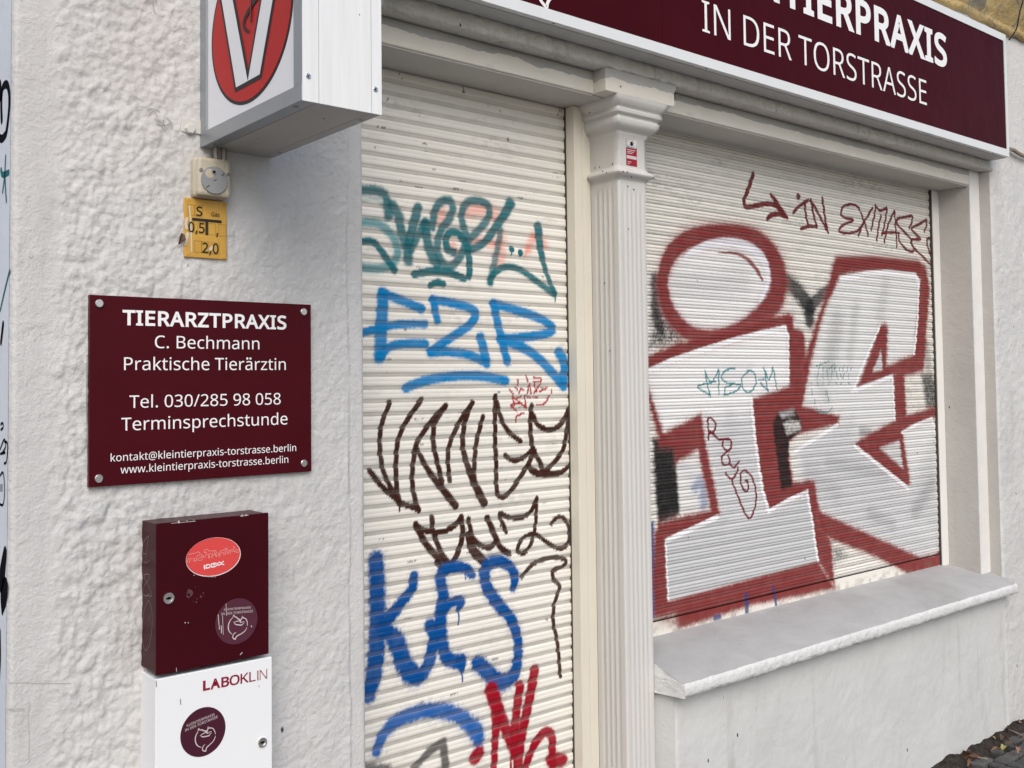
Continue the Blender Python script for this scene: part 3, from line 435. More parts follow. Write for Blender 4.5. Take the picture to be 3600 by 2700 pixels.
def text_mesh(body, offset=0.0, spacing=1.0, shear=0.0):
    cu = bpy.data.curves.new('t', 'CURVE'); cu.dimensions = '2D'; cu.fill_mode = 'FRONT'
    x = 0.0
    for ch in body:
        adv, cs = _GL[ch]
        for q in cs:
            if offset: q = bolder(q, offset, cs)
            sp = cu.splines.new('POLY'); sp.points.add(len(q)-1); sp.use_cyclic_u = True
            sp.points.foreach_set('co', np.concatenate([q+[x, 0]+shear*q[:, 1:]*[1, 0], np.zeros((len(q), 1)), np.ones((len(q), 1))], 1).astype(np.float32).reshape(-1))
        x += (adv+offset*1.2)*spacing
    o = bpy.data.objects.new('t', cu); COL.objects.link(o); bpy.context.view_layer.update()
    me = bpy.data.meshes.new_from_object(o.evaluated_get(bpy.context.evaluated_depsgraph_get()))
    bpy.data.objects.remove(o); bpy.data.curves.remove(cu)
    co = np.empty(len(me.vertices)*3, np.float32); me.vertices.foreach_get('co', co); return me, co.reshape(-1, 3).astype(float)
def capheight(offset=0.0):
    if offset not in _cap:
        me, co = text_mesh('H', offset); _cap[offset] = (co[:, 1].min(), co[:, 1].max()); bpy.data.meshes.remove(me)
    return _cap[offset]
def put_text(me, co, o, U, V, N, x0, x1, sy, y0, lift):
    """o origin; lettering spans x0..x1 along U, baseline offset y0 along V, vertical scale sy"""
    mn, mx = co[:, 0].min(), co[:, 0].max(); sx = (x1-x0)/(mx-mn)
    P = np.asarray(o)[None]+np.outer(x0+(co[:, 0]-mn)*sx, U)+np.outer(y0+co[:, 1]*sy, V)+np.array(N)[None]*lift
    me.vertices.foreach_set('co', P.astype(np.float32).reshape(-1)); me.update(); return me
EX, EZ, NY = np.array([1., 0, 0]), np.array([0, 0, 1.]), np.array([0, -1., 0])
def text_facade(name, body, a, b, caph, Y, mat, parent, offset=0.0, spacing=1.0, label=None):
    """line of lettering on a plane y=Y, baseline from 3-D point a (left) to b (right)"""
    me, co = text_mesh(body, offset, spacing); lo, hi = capheight(offset)
    a, b = np.array(a, float), np.array(b, float); L = np.linalg.norm(b-a); U = (b-a)/L; V = np.cross(NY, U)*1.0
    V = np.array([-U[2], 0, U[0]])
    sy = caph/(hi-lo)
    put_text(me, co, a, U, V, NY, 0, L, sy, -lo*sy, .0008)
    return link(name, me, mat, parent, label)

# ================================================================== SETTING
bm = bmesh.new()
vs = [bm.verts.new(p) for p in ((-150, -150, -.03), (150, -150, -.03), (150, 150, -.03), (-150, 150, -.03))]; bm.faces.new(vs)
g = link('ground', bm_mesh('ground', bm), MAT['ground']); g['kind'] = 'structure'

# soil strip along the wall foot and the mosaic of small paving stones
rng = np.random.default_rng(5)
xs = np.arange(2.3, 7.0, .012); ys = np.arange(-1.9, .03, .012)
GX, GY = np.meshgrid(xs, ys)
h = -.012+.012*fbm(GX*14, GY*14, 4, 3)+.012*fbm(GX*40, GY*40, 3, 9)
h = h-.012+.052*sstep(-.085, .0, GY)*(.45+.9*fbm(GX*7, GY*7, 3, 21))
so = link('soil', grid_mesh('soil', np.stack([GX, GY, h], -1)), MAT['dirt']); so['kind'] = 'structure'
bm = bmesh.new()
rs = random.Random(11)
row = 0; yy = -.035
while yy > -1.85:
    hh = rs.uniform(.050, .062); xx = 2.4+rs.uniform(0, .06)
    while xx < 6.9:
        w = rs.uniform(.048, .075)
        if rs.random() > .03 and not (yy > -.08 and rs.random() < .45):
            z1 = .012+rs.uniform(-.004, .005); jit = lambda: rs.uniform(-.006, .006)
            cs = [(xx+.004+jit(), yy-hh+.004+jit()), (xx+w-.004+jit(), yy-hh+.004+jit()), (xx+w-.004+jit(), yy-.004+jit()), (xx+.004+jit(), yy-.004+jit())]
            sk = math.radians(18); cs = [(x, y+.18*(x-3)*0+.010*math.sin(x*6)) for x, y in cs]
            cxm = sum(c[0] for c in cs)/4; cym = sum(c[1] for c in cs)/4
            tilt = (rs.uniform(-.08, .08), rs.uniform(-.08, .08))
            lv = [bm.verts.new((x, y, -.03)) for x, y in cs]
            mv = [bm.verts.new((x, y, z1-.007+tilt[0]*(x-cxm)+tilt[1]*(y-cym))) for x, y in cs]
            tv = [bm.verts.new((cxm+(x-cxm)*.80, cym+(y-cym)*.80, z1+tilt[0]*(x-cxm)+tilt[1]*(y-cym))) for x, y in cs]
            for A, B in ((lv, mv), (mv, tv)):
                for i in range(4): bm.faces.new((A[i], A[(i+1) % 4], B[(i+1) % 4], B[i]))
            bm.faces.new(tv)
        xx += w
    yy -= hh
pv = link('pavement', bm_mesh('pavement', bm), MAT['stone']); pv['kind'] = 'structure'

# ================================================================== BUILDING
B = empty('shop_building', 'white plastered shop front with a fluted pillar, cream lintel and stone window sill', 'building')
XL, XD = 0.469, 1.220            # left corner of the facade, left edge of the door opening
XW = 4.372                       # right edge of the window opening
ZS = 2.351                       # soffit height
# rough plaster pier left of the door
xs = np.concatenate([np.linspace(XL, XL+.02, 8)[:-1], np.arange(XL+.02, XD-.012, .0028), np.linspace(XD-.012, XD, 6)])
zs = np.arange(-.05, 3.06, .0032)
GX, GZ = np.meshgrid(xs, zs)
wx = GX+.012*(fbm(GX*22, GZ*22, 3, 31)-.5); wz = GZ+.012*(fbm(GX*22, GZ*22, 3, 47)-.5)
def worley(x, y, seed):
    xi, yi = np.floor(x), np.floor(y); best = np.full(x.shape, 9.0)
    for dx in (-1, 0, 1):
        for dy in (-1, 0, 1):
            cx, cy = xi+dx, yi+dy
            best = np.minimum(best, (cx+_hash(cx, cy, seed)-x)**2+(cy+_hash(cx, cy, seed+1)-y)**2)
    return np.sqrt(best)
n1 = fbm(wx*26, wz*21, 4, 1, .52); n3 = fbm(wx*60, wz*45, 3, 8)
n2 = 1-np.minimum(worley(wx*42, wz*36, 5), 1)**1.3; n4 = 1-np.minimum(worley(wx*75+4, wz*66, 15), 1)
rough = sstep(XL+.055, XL+.10, GX+.02*(fbm(GX*0+3, GZ*9, 3, 12)-.5))*(1-sstep(XD-.047, XD-.041, GX+.010*(fbm(GX*0, GZ*14, 4, 14)-.5)))
calm = .42+.58*np.clip(sstep(.85, .70, GX+.10*(fbm(GX*4, GZ*4, 2, 77)-.5))*1.0+.5*sstep(2.0, 2.3, GZ), 0, 1)
hgt = rough*calm*(.0030*(sstep(.30, .70, n1)-.3)+.0036*(n2-.5)*(.35+1.1*sstep(.35, .6, fbm(GX*11, GZ*11, 2, 71)))+.0034*(n4-.5)+.0026*(n3-.5))
hgt += (1-rough)*(.0012*(fbm(GX*40, GZ*9, 4, 15)-.5)+.002*(fbm(GX*8, GZ*5, 2, 18)-.5))
hgt += .0025*rough
# broken plaster edge line and crack near the door jamb
GYv = -hgt
ed = np.minimum(GX-XL, XD-GX); GYv += np.where(ed < .012, .012-np.sqrt(np.maximum(.012**2-(.012-np.minimum(ed, .012))**2, 0)), 0)
PGX, PGY, PGZ = GX, GYv, GZ
link('plaster_wall', grid_mesh('plaster_wall', np.stack([GX, GYv, GZ], -1)), MAT['plaster'], B, 'rough trowelled white plaster pier')
# its return face on the left and the jamb towards the door
rw = link('return_wall', grid_mesh('return_wall', np.stack(np.broadcast_arrays(*[a for a in (np.full((2, 2), XL-.0005), np.array([[.9, .0115]]*2), np.array([[-.05]*2, [3.06]*2]))], ), -1)), MAT['skylit_wall'], B, 'smooth white side face with painted-in sky tint and black scrawls')
box('door_jamb', XD-.03, XD-.0005, .0125, .45, -.05, ZS+.1, MAT['pillar'], B)
# lintel over door and window; moulding; soffit
box('lintel', XD-.02, 4.2838, .05, .215, ZS, 2.4175, MAT['lintel'], B, .004)
box('soffit', XD-.02, 4.283, .056, .43, ZS-.004, ZS+.01, MAT['soffit'], B)
xs = np.arange(XD-.25, XW+.02, .006); prof = []
for t in np.linspace(0, 1, 14): prof.append((t,))
GXm, T = np.meshgrid(xs, np.linspace(0, 1, 16))
rag = fbm(GXm*30, T*0, 4, 61)-.5; rag2 = fbm(GXm*60, T*6, 3, 63)-.5
# cross-section: underside from the wall outwards, rounded nose, rough front face, top
sec = np.array([(.060, 2.4185), (.030, 2.4175), (.008, 2.4165), (.001, 2.4172), (-.003, 2.4215), (-.003, 2.430), (-.001, 2.440), (.000, 2.452), (.001, 2.462), (.004, 2.470), (.03, 2.474)])
tt = np.linspace(0, 1, len(sec)); SY = np.interp(T, tt, sec[:, 0]); SZ = np.interp(T, tt, sec[:, 1])
front = sstep(.2, .4, T)*(1-sstep(.85, 1, T))
SY = SY+front*(.009*rag2+.005*rag); SZ = SZ+sstep(.15, .3, T)*(1-sstep(.5, .75, T))*(.010*rag+.004*rag2)
link('cornice_moulding', grid_mesh('cornice_moulding', np.stack([GXm, SY, SZ], -1)), MAT['mould'], B, 'rough dirty moulding under the long sign')
# wall above the opening, behind the sign, and the storeys over it
box('upper_wall', XL, 9.0, .0035, .45, 2.474, 3.10, MAT['stucco'], B)
box('storey_wall', -.6, 9.2, .01, .5, 3.36, 14.0, MAT['ochre'], B)
# flaking ochre string course above the sign
sec = [(.003, 3.058), (-.012, 3.062), (-.018, 3.085), (-.014, 3.10), (-.03, 3.112), (-.040, 3.150), (-.058, 3.175), (-.060, 3.20), (-.085, 3.23), (-.10, 3.27), (-.10, 3.34), (.02, 3.365)]
xs = np.arange(.3, 9.0, .02); G = np.zeros((len(sec), len(xs), 3))
for i, (y, z) in enumerate(sec):
    G[i, :, 0] = xs; G[i, :, 1] = y+.022*(fbm(xs*9, xs*0+i*.5, 4, 7)-.5); G[i, :, 2] = z+(.05*(fbm(xs*5, xs*0, 4, 8)-.5) if i < 3 else .004*(fbm(xs*7, xs*0+i, 3, 9)-.5))
link('string_course', grid_mesh('string_course', G, smooth=True), MAT['ochre'], B, 'flaking ochre string course')
# right-hand wall and the parapet under the sill (rough stucco sheets with a wavy arris)
def stucco_sheet(name, x0, x1, z0, z1, mat, amp, seed, wavy_left=False, round_left=False):
    xs = np.arange(x0, x1, .0065 if x1-x0 < 3 else .008); zs = np.linspace(z0, z1, int((z1-z0)/.0065)+2)
    GX, GZ = np.meshgrid(xs, zs)
    hg = amp*(fbm(GX*34, GZ*34, 4, seed, .6)-.5)+amp*.9*(fbm(GX*7, GZ*7, 2, seed+4)-.5)
    Y = -hg
    if wavy_left:
        sh = .010*(fbm(GZ*18, GZ*0, 4, seed+9)-.5)*np.exp(-(GX-x0)/.02); GX = GX+sh
        Y = Y+np.where(GX-x0 < .02, .010*np.exp(-(GX-x0)/.005), 0)
    return grid_mesh(name, np.stack([GX, Y, GZ], -1))
link('side_wall', stucco_sheet('side_wall', XW, 9.0, -.06, 2.476, MAT['stucco'], .0055, 40, True), MAT['stucco'], B, 'pitted white stucco wall right of the window')
link('parapet_wall', stucco_sheet('parapet_wall', 2.264, XW-.0005, -.06, .625, MAT['parapet'], .0024, 55, True), MAT['parapet'], B, 'smooth white wall under the window sill')
prism('parapet_end', [(2.2645, .003, -.06), (2.2645, .003, .622), (2.236, .10, .622), (2.236, .10, -.06)], (.02, .004, 0), MAT['parapet'], B)
# window sill: grey top, bright rough front edge
n = 420; xs = np.linspace(2.250, 4.392, n)
wob = lambda s, a, f=30: a*(fbm(xs*f, xs*0+s, 4, 70+s)-.5)
rows = [(.215, .715), (.12, .698), (.05, .684), (.0, .666), (-.038, .649)]
G = np.zeros((len(rows)+1, n, 3)); NR = len(rows)
for i, (y, z) in enumerate(rows): G[i, :, 0] = xs; G[i, :, 1] = y; G[i, :, 2] = z
for i, (y, z) in enumerate(rows):
    t = np.clip((y+.05)/.10, 0, 1); G[i, :, 0] = 2.250-.014*t+(xs-2.250)*(1+.014*t/2.142)
G[NR, :, 0] = xs; G[NR, :, 1] = -.046+wob(1, .004, 45); G[NR, :, 2] = .6445+wob(2, .003, 45)
SILL = link('window_sill', grid_mesh('window_sill', G), MAT['silltop'], B, 'worn grey stone window sill with rough white edge')
prof = [(-.046, .6445), (-.051, .640), (-.0525, .630), (-.052, .618), (-.0505, .607), (-.044, .603), (.01, .605)]
G = np.zeros((len(prof), n, 3))
for i, (y, z) in enumerate(prof):
    k = 1 if 0 < i < 6 else (1 if i == 0 else 0)
    G[i, :, 0] = xs
    G[i, :, 1] = y+(wob(1, .004, 45) if i == 0 else wob(3+i, .0035, 60)*k)
    G[i, :, 2] = z+(wob(2, .003, 45) if i == 0 else (wob(12+(i > 3), .006, 40)*k))
link('edge', grid_mesh('edge', G), MAT['sillside'], SILL)
prism('end_face', [(2.2495, -.0515, .6425), (2.2495, -.0515, .6045), (2.2355, .052, .603), (2.2355, .052, .6855)], (.004, 0.0008, 0), MAT['sillside'], SILL)
prism('end_face', [(4.392, -.046, .6445), (4.392, -.046, .605), (4.396, .01, .605), (4.396, .01, .669)], (-.003, 0, 0), MAT['sillside'], SILL)
# window surround on the right: recessed strip and two reveals
prism('window_surround', [(4.284, .05, .60), (4.371, .05, .60), (4.371, .05, 2.4175), (4.284, .05, 2.4175)], (0, .15, 0), MAT['strip'], B)
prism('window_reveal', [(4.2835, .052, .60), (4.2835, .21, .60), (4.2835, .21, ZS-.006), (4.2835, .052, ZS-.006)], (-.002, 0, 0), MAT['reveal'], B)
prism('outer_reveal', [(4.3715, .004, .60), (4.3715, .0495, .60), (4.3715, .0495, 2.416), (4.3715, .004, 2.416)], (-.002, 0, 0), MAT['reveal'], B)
box('light_blocker', XL+.02, 8.9, .46, .50, -.06, 3.3, MAT['blocker'], B)  # unseen box added behind the shutters to stop light leaking through seams
# fluted pillar
PX0, PX1, PY = 2.117, 2.236, .05
PIL = box('pillar', PX0+.02, PX1-.02, PY+.02, .30, -.05, 2.35, MAT['pillar'], B, label='putty painted fluted pillar between door and window')
def flute_path(z):
    """plan outline left-back -> left-front corner -> right-front -> right-back, with flutes fading out near the top"""
    a = sstep(2.105, 2.060, z); pts = []
    for t in np.linspace(0, 1, 49):
        d = 0
        for c in (.22, .40, .58, .76): d += .0030*max(0, 1-((t-c)/.065)**2)**.5*a if abs(t-c) < .065 else 0
        pts.append((PX0+d, .166-(.166-PY-.004)*t))
    for t in np.linspace(0, 1, 49):
        d = 0
        for c in (.16, .33, .50, .67, .84): d += .0018*max(0, 1-((t-c)/.055)**2)**.5*a if abs(t-c) < .055 else 0
        pts.append((PX0+.004+(PX1-PX0-.008)*t, PY+d))
    pts += [(PX1, PY+.004), (PX1, .30)]
    return pts
zz = [-.05, 1.9, 2.04, 2.06, 2.07, 2.08, 2.09, 2.10, 2.105, 2.122]
G = np.array([[(x, y, z) for x, y in flute_path(z)] for z in zz])
link('shaft', grid_mesh('shaft', G, smooth=False), MAT['pillar'], PIL)
def moulded(name, prof, mat, parent, back=.30):
    """square mitred moulding: prof = list of (projection, z)"""
    P = []
    for e, z in prof:
        x0, x1, y0 = PX0-e, PX1+e, PY-e
        row = []
        for t in np.linspace(0, 1, 13): row.append((x0, back-(back-y0)*t, z))
        for t in np.linspace(0, 1, 13)[1:]: row.append((x0+(x1-x0)*t, y0, z))
        for t in np.linspace(0, 1, 7)[1:]: row.append((x1, y0+(back-y0)*t, z))
        P.append(row)
    G = np.array(P); k = .0012
    G[:, :, 1] -= k*(fbm(G[:, :, 0]*60, G[:, :, 2]*60, 3, 5)-.5)
    me = grid_mesh(name, G, smooth=False); return link(name, me, mat, parent)
arc = lambda e0, z0, e1, z1, b, n=6: [(e0+(e1-e0)*t+b*math.sin(math.pi*t), z0+(z1-z0)*t) for t in np.linspace(0, 1, n)]
moulded('necking', arc(.0005, 2.116, .004, 2.124, 0, 2)+arc(.010, 2.126, .010, 2.146, .009, 9)+[(.004, 2.149), (.001, 2.156)], MAT['pillar'], PIL)
cap = [(.0005, 2.156), (.0005, 2.246), (.005, 2.251), (.006, 2.256)]+arc(.006, 2.258, .030, 2.286, .007, 8)+[(.031, 2.291), (.026, 2.296), (.028, 2.300)]
cap += arc(.030, 2.301, .036, 2.312, .004, 5)+arc(.037, 2.313, .040, 2.326, -.004, 5)+arc(.041, 2.327, .050, 2.352, .003, 6)
moulded('capital', cap, MAT['pillar'], PIL)
for q in ((450, 1310), (505, 1300), (540, 1348), (580, 1365), (650, 1265), (770, 1350), (818, 1355), (860, 1412), (500, 1458), (545, 1450), (820, 1515), (888, 1550), (395, 688), (740, 395), (560, 2600), (620, 3360)):
    x, y = 1950+.3135*q[0], 180+.3135*q[1]
    e = .0215 if 1290 < q[1] < 1420 else (.0015 if q[1] > 1420 else .001)
    if q[1] < 800: e = .052
    c, U = (onX(x, y, PX0-e), np.array([0, 1., 0])) if q[0] < 700 else (onY(x, y, PY-e), EX)
    N_ = (-1, 0, 0) if q[0] < 700 else NY
    disc('chip', MAT['gap'], PIL, c, U, EZ, N_, .0022, .0008, n=7)
# block over the capital with its ragged right profile
bl = [(2.019, 2.351), (2.019, 2.4165), (2.322, 2.4165), (2.319, 2.402), (2.312, 2.392), (2.313, 2.378), (2.317, 2.366), (2.312, 2.356), (2.302, 2.352), (2.285, 2.3515)]
o = prism('capital_block', [(x, -.0005, z) for x, z in bl], (0, .06, 0), MAT['block'], PIL)
# sticker on the capital
st = [onY(1950+.3135*x, 180+.3135*y, PY-.0015) for x, y in ((800, 980), (920, 995), (927, 1290), (803, 1275))]
Lx, Rx, Zt, Zb = st[0][0], st[1][0], st[0][2], st[3][2]
stk = box('sticker', Lx, Rx, PY-.0012, PY+.002, Zb, Zt, plain('red_sticker', (.30, .012, .024), .4), PIL, label='small red and white sticker')
hgt = Zt-Zb
box('picture', Lx+.0005, Rx-.0005, PY-.0018, PY-.0011, Zt-hgt*.33, Zt-.0004, plain('grey_photo_print', (.50, .50, .48), .4, var=.5, sc=60), stk)
bm = bmesh.new(); cxs = (Lx+Rx)/2
add_disc(bm, (cxs, PY-.0018, Zt-hgt*.16), EX, EZ, NY, .0075, .0004, n=5)
rs = random.Random(3)
for i in range(7):
    x = Lx+.004+i*(Rx-Lx-.008)/6; add_box(bm, x-.0015, x+.0012, PY-.0023, PY-.0017, Zt-hgt*.325, Zt-hgt*(.325-.02-.05*rs.random()))
link('figure', bm_mesh('figure', bm), MAT['black'], stk)
bm = bmesh.new()
for z, n in ((.40, 6), (.47, 5), (.53, 4), (.86, 3), (.93, 2)):
    x = Lx+.005
    for i in range(n):
        w = rs.uniform(.002, .006); add_box(bm, x, x+w, PY-.0018, PY-.0011, Zt-hgt*z-.0012, Zt-hgt*z+.0012); x += w+.0015
add_box(bm, Lx+.002, Rx-.002, PY-.0018, PY-.0011, Zt-hgt*.74, Zt-hgt*.62)
link('print', bm_mesh('print', bm), MAT['cream_print'], stk)
# hairline cracks and scribbles on the plaster pier
PLW = bpy.data.objects['plaster_wall']; MAT['crack'] = plain('crack_dirt', (.30, .29, .275), .9); MAT['pencil'] = plain('faint_pencil_mark', (.40, .39, .375), .9)
def wallmark(name, pts, w, mat, sc):
    r = region(*sc); P = smooth_pts([onY(*r(q), 0) for q in pts], 5); Q = []
    for p in P:
        j = int(np.argmin(np.abs(PGX[0]-p[0]))); i = int(np.argmin(np.abs(PGZ[:, 0]-p[2]))); Q.append((p[0]+.0012*(fbm(np.array([p[2]*200]), np.array([p[0]*200]), 2, 3)[0]-.5), PGY[max(0, i-2):i+3, max(0, j-2):j+3].min()-.0004, p[2]))
    bm = bmesh.new(); add_ribbon(bm, Q, w, (0, -1, 0), .0001); link(name, bm_mesh(name, bm), mat, PLW)
wallmark('crack', [(122, 1385), (118, 1450), (121, 1540), (120, 1640)], .0005, MAT['pencil'], (0, 1300, .8439))
wallmark('crack', [(32, 1305), (80, 1304), (150, 1306), (290, 1303)], .0006, MAT['pencil'], (0, 1300, .8439))
wallmark('crack', [(32, 1412), (60, 1415), (102, 1411)], .0006, MAT['pencil'], (0, 1300, .8439)); wallmark('crack', [(40, 1418), (70, 1424), (98, 1416)], .0006, MAT['pencil'], (0, 1300, .8439))
for L in ([(810, 615), (845, 608), (880, 622)], [(820, 640), (850, 620), (865, 655)], [(850, 660), (880, 690), (905, 725)], [(870, 665), (895, 690), (915, 730)], [(900, 670), (905, 700), (925, 722)], [(920, 660), (950, 690), (945, 715)], [(860, 690), (900, 700), (940, 690)], [(848, 10), (850, 45), (858, 75)], [(840, 5), (862, 8), (870, 30)], [(1040, 1470), (1036, 1478), (1042, 1462)], [(1095, 985), (1110, 980), (1125, 986)], [(162, 1425), (175, 1432), (185, 1420)]): wallmark('scratch', L, .0008, MAT['pencil'], (0, 0, .63291))
for L in ([(560, 640), (556, 900), (562, 1120), (566, 1330), (570, 1480)],): wallmark('crack', L, .0013, MAT['crack'], (0, 900, .5425))
# ink scrawls on the return wall
def scrawl(name, strokes, mat, parent, X, sc):
    r = region(*sc)
    for pts, w in strokes:
        bm = bmesh.new(); P = [onX(*r(p), X-.0006) for p in pts]
        if len(P) > 2: P = smooth_pts(P, 4)
        add_ribbon(bm, P, w, (-1, 0, 0)); link(name, bm_mesh(name, bm), mat, parent)
R6 = (0, 0, .8137); R7 = (0, 1300, .8439)
scrawl('graffiti_scrawl', [([(-8, 590), (8, 600), (22, 585), (30, 560), (40, 470), (40, 400), (30, 365), (12, 380), (6, 440), (8, 520)], .008), ([(0, 365), (4, 420)], .010)], MAT['ink'], rw, XL, R6)
scrawl('graffiti_scrawl', [([(25, 675), (22, 760), (28, 870)], .004), ([(5, 735), (12, 755), (38, 745)], .006), ([(12, 830), (20, 770)], .004), ([(42, 1170), (20, 1260), (2, 1340)], .004)], MAT['tealink'], rw, XL, R6)
scrawl('graffiti_scrawl', [([(14, 1400), (5, 1478)], .007)], MAT['ink'], rw, XL, R6)
scrawl('graffiti_scrawl', [([(4, 250), (14, 240), (12, 222), (4, 228)], .0025), ([(2, 330), (18, 290), (24, 320), (8, 350)], .0025), ([(20, 300), (32, 310), (28, 380), (18, 390)], .0025), ([(2, 350), (22, 345)], .0025),
    ([(0, 560), (14, 560), (20, 500), (14, 430), (2, 440)], .0025), ([(4, 480), (4, 505)], .002), ([(9, 478), (9, 505)], .002)], MAT['ink'], rw, XL, R7)
scrawl('graffiti_scrawl', [([(22, 760), (10, 850), (4, 905)], [.012, .02, .012]), ([(22, 905), (14, 960), (10, 1010)], [.02, .022, .006]), ([(0, 1090), (1, 1200), (-3, 1280)], .006)], MAT['ink'], rw, XL, R7)

# ================================================================== ROLLER SHUTTERS
PITCHZ = .0335; YS = .200
class Painter:
    """paint laid on the slats in metres (X along the wall, Z up)"""
    def __init__(s, X, Z, base): s.X, s.Z = X, Z; s.c = base.copy(); s.n = fbm(X*160, Z*160, 2, 91); s.nl = fbm(X*30, Z*30, 3, 92); s.gr = np.ones_like(X)
    def lay(s, sel, a, col):
        a = (a*s.gr[sel]*(.97+.10*s.nl[sel])).clip(0, 1)[..., None]; s.c[sel] = s.c[sel]*(1-a)+np.array(col)*a
    def sel(s, x0, x1, z0, z1):
        i = np.where((s.Z[:, 0] >= z0) & (s.Z[:, 0] <= z1))[0]; j = np.where((s.X[0] >= x0) & (s.X[0] <= x1))[0]
        if len(i) == 0 or len(j) == 0: return None
        return (slice(i[0], i[-1]+1), slice(j[0], j[-1]+1))
    def stroke(s, reg, pts, r, col, soft=.25, op=.95, spray=.35, smooth=True):
        P = [onY(*reg(p), YS) for p in pts]; d0 = [depth(p)/FPX*REGS[reg] for p in P]
        rr = [(r[i] if isinstance(r, (list, tuple)) else r)*d for i, d in enumerate(d0)]
        Q = [np.array([p[0], p[2], q]) for p, q in zip(P, rr)]
        if len(Q) == 1: Q = Q*2
        elif smooth and len(Q) > 2: Q = smooth_pts(Q, 5)
        Q = np.array(Q); m = Q[:, 2].max()*(1+soft*2+spray)
        sl = s.sel(Q[:, 0].min()-m, Q[:, 0].max()+m, Q[:, 1].min()-m, Q[:, 1].max()+m)
        if sl is None: return
        X, Z = s.X[sl], s.Z[sl]; best = np.full(X.shape, 9.0)
        for a, b in zip(Q, Q[1:]):
            dx, dz = b[0]-a[0], b[1]-a[1]; L = dx*dx+dz*dz+1e-12
            t = np.clip(((X-a[0])*dx+(Z-a[1])*dz)/L, 0, 1)
            d = np.hypot(X-a[0]-dx*t, Z-a[1]-dz*t)/np.maximum(a[2]+(b[2]-a[2])*t, 1e-4)
            best = np.minimum(best, d)
        best = best*(1+.10*(s.nl[sl]-.5))
        a = 1-sstep(1-soft, 1+soft, best+spray*soft*2.2*(s.n[sl]-.5))
        if spray: a = np.maximum(a, .30*spray*(1-sstep(1.0, 1+soft*2+spray*.8, best))*(s.n[sl] > .52))
        s.lay(sl, np.clip(a*op, 0, 1), col)
    def fill(s, reg, pts, col, soft=.006, op=.95, noise=0.0, col2=None, smooth=False):
        P = np.array([[q[0], q[2]] for q in (onY(*reg(p), YS) for p in pts)])
        m = soft*2+.01; sl = s.sel(P[:, 0].min()-m, P[:, 0].max()+m, P[:, 1].min()-m, P[:, 1].max()+m)
        if sl is None: return
        X, Z = s.X[sl], s.Z[sl]; ins = np.zeros(X.shape, bool); best = np.full(X.shape, 9.0)
        for a, b in zip(P, np.roll(P, -1, 0)):
            c = ((a[1] > Z) != (b[1] > Z)) & (X < (b[0]-a[0])*(Z-a[1])/(b[1]-a[1]+1e-12)+a[0]); ins ^= c
            dx, dz = b-a; t = np.clip(((X-a[0])*dx+(Z-a[1])*dz)/(dx*dx+dz*dz+1e-12), 0, 1)
            best = np.minimum(best, np.hypot(X-a[0]-dx*t, Z-a[1]-dz*t))
        sd = np.where(ins, best, -best)+soft*.9*(s.n[sl]-.5)+.004*(s.nl[sl]-.5)
        a = sstep(-soft, soft, sd)*op
        if noise: a = a*(1-noise+noise*sstep(.38, .55, fbm(X*220, Z*160, 3, 33)))
        s.lay(sl, a, col)
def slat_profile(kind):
    """(fraction of pitch, recess in m, greying)"""
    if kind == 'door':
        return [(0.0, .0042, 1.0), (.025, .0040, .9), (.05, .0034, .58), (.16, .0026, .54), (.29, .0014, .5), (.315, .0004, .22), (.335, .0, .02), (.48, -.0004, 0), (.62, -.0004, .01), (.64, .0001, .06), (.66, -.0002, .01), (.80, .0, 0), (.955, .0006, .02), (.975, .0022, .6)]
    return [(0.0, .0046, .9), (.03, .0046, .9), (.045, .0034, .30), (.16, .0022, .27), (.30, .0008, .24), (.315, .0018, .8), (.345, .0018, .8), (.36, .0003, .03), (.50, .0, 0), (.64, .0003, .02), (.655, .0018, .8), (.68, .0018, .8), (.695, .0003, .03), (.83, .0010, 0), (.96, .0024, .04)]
REGS = {}
def reg_(x0, y0, sc): r = region(x0, y0, sc); REGS[r] = sc; return r
rA, rB, rC, rE, rF = reg_(1200, 600, .4219), reg_(1200, 1250, .4219), reg_(1200, 1900, .4823), reg_(2200, 500, .5425), reg_(2200, 1300, .5725)
rTop = reg_(1300, 0, .3165)
rX = reg_(2920, 660, .18087)

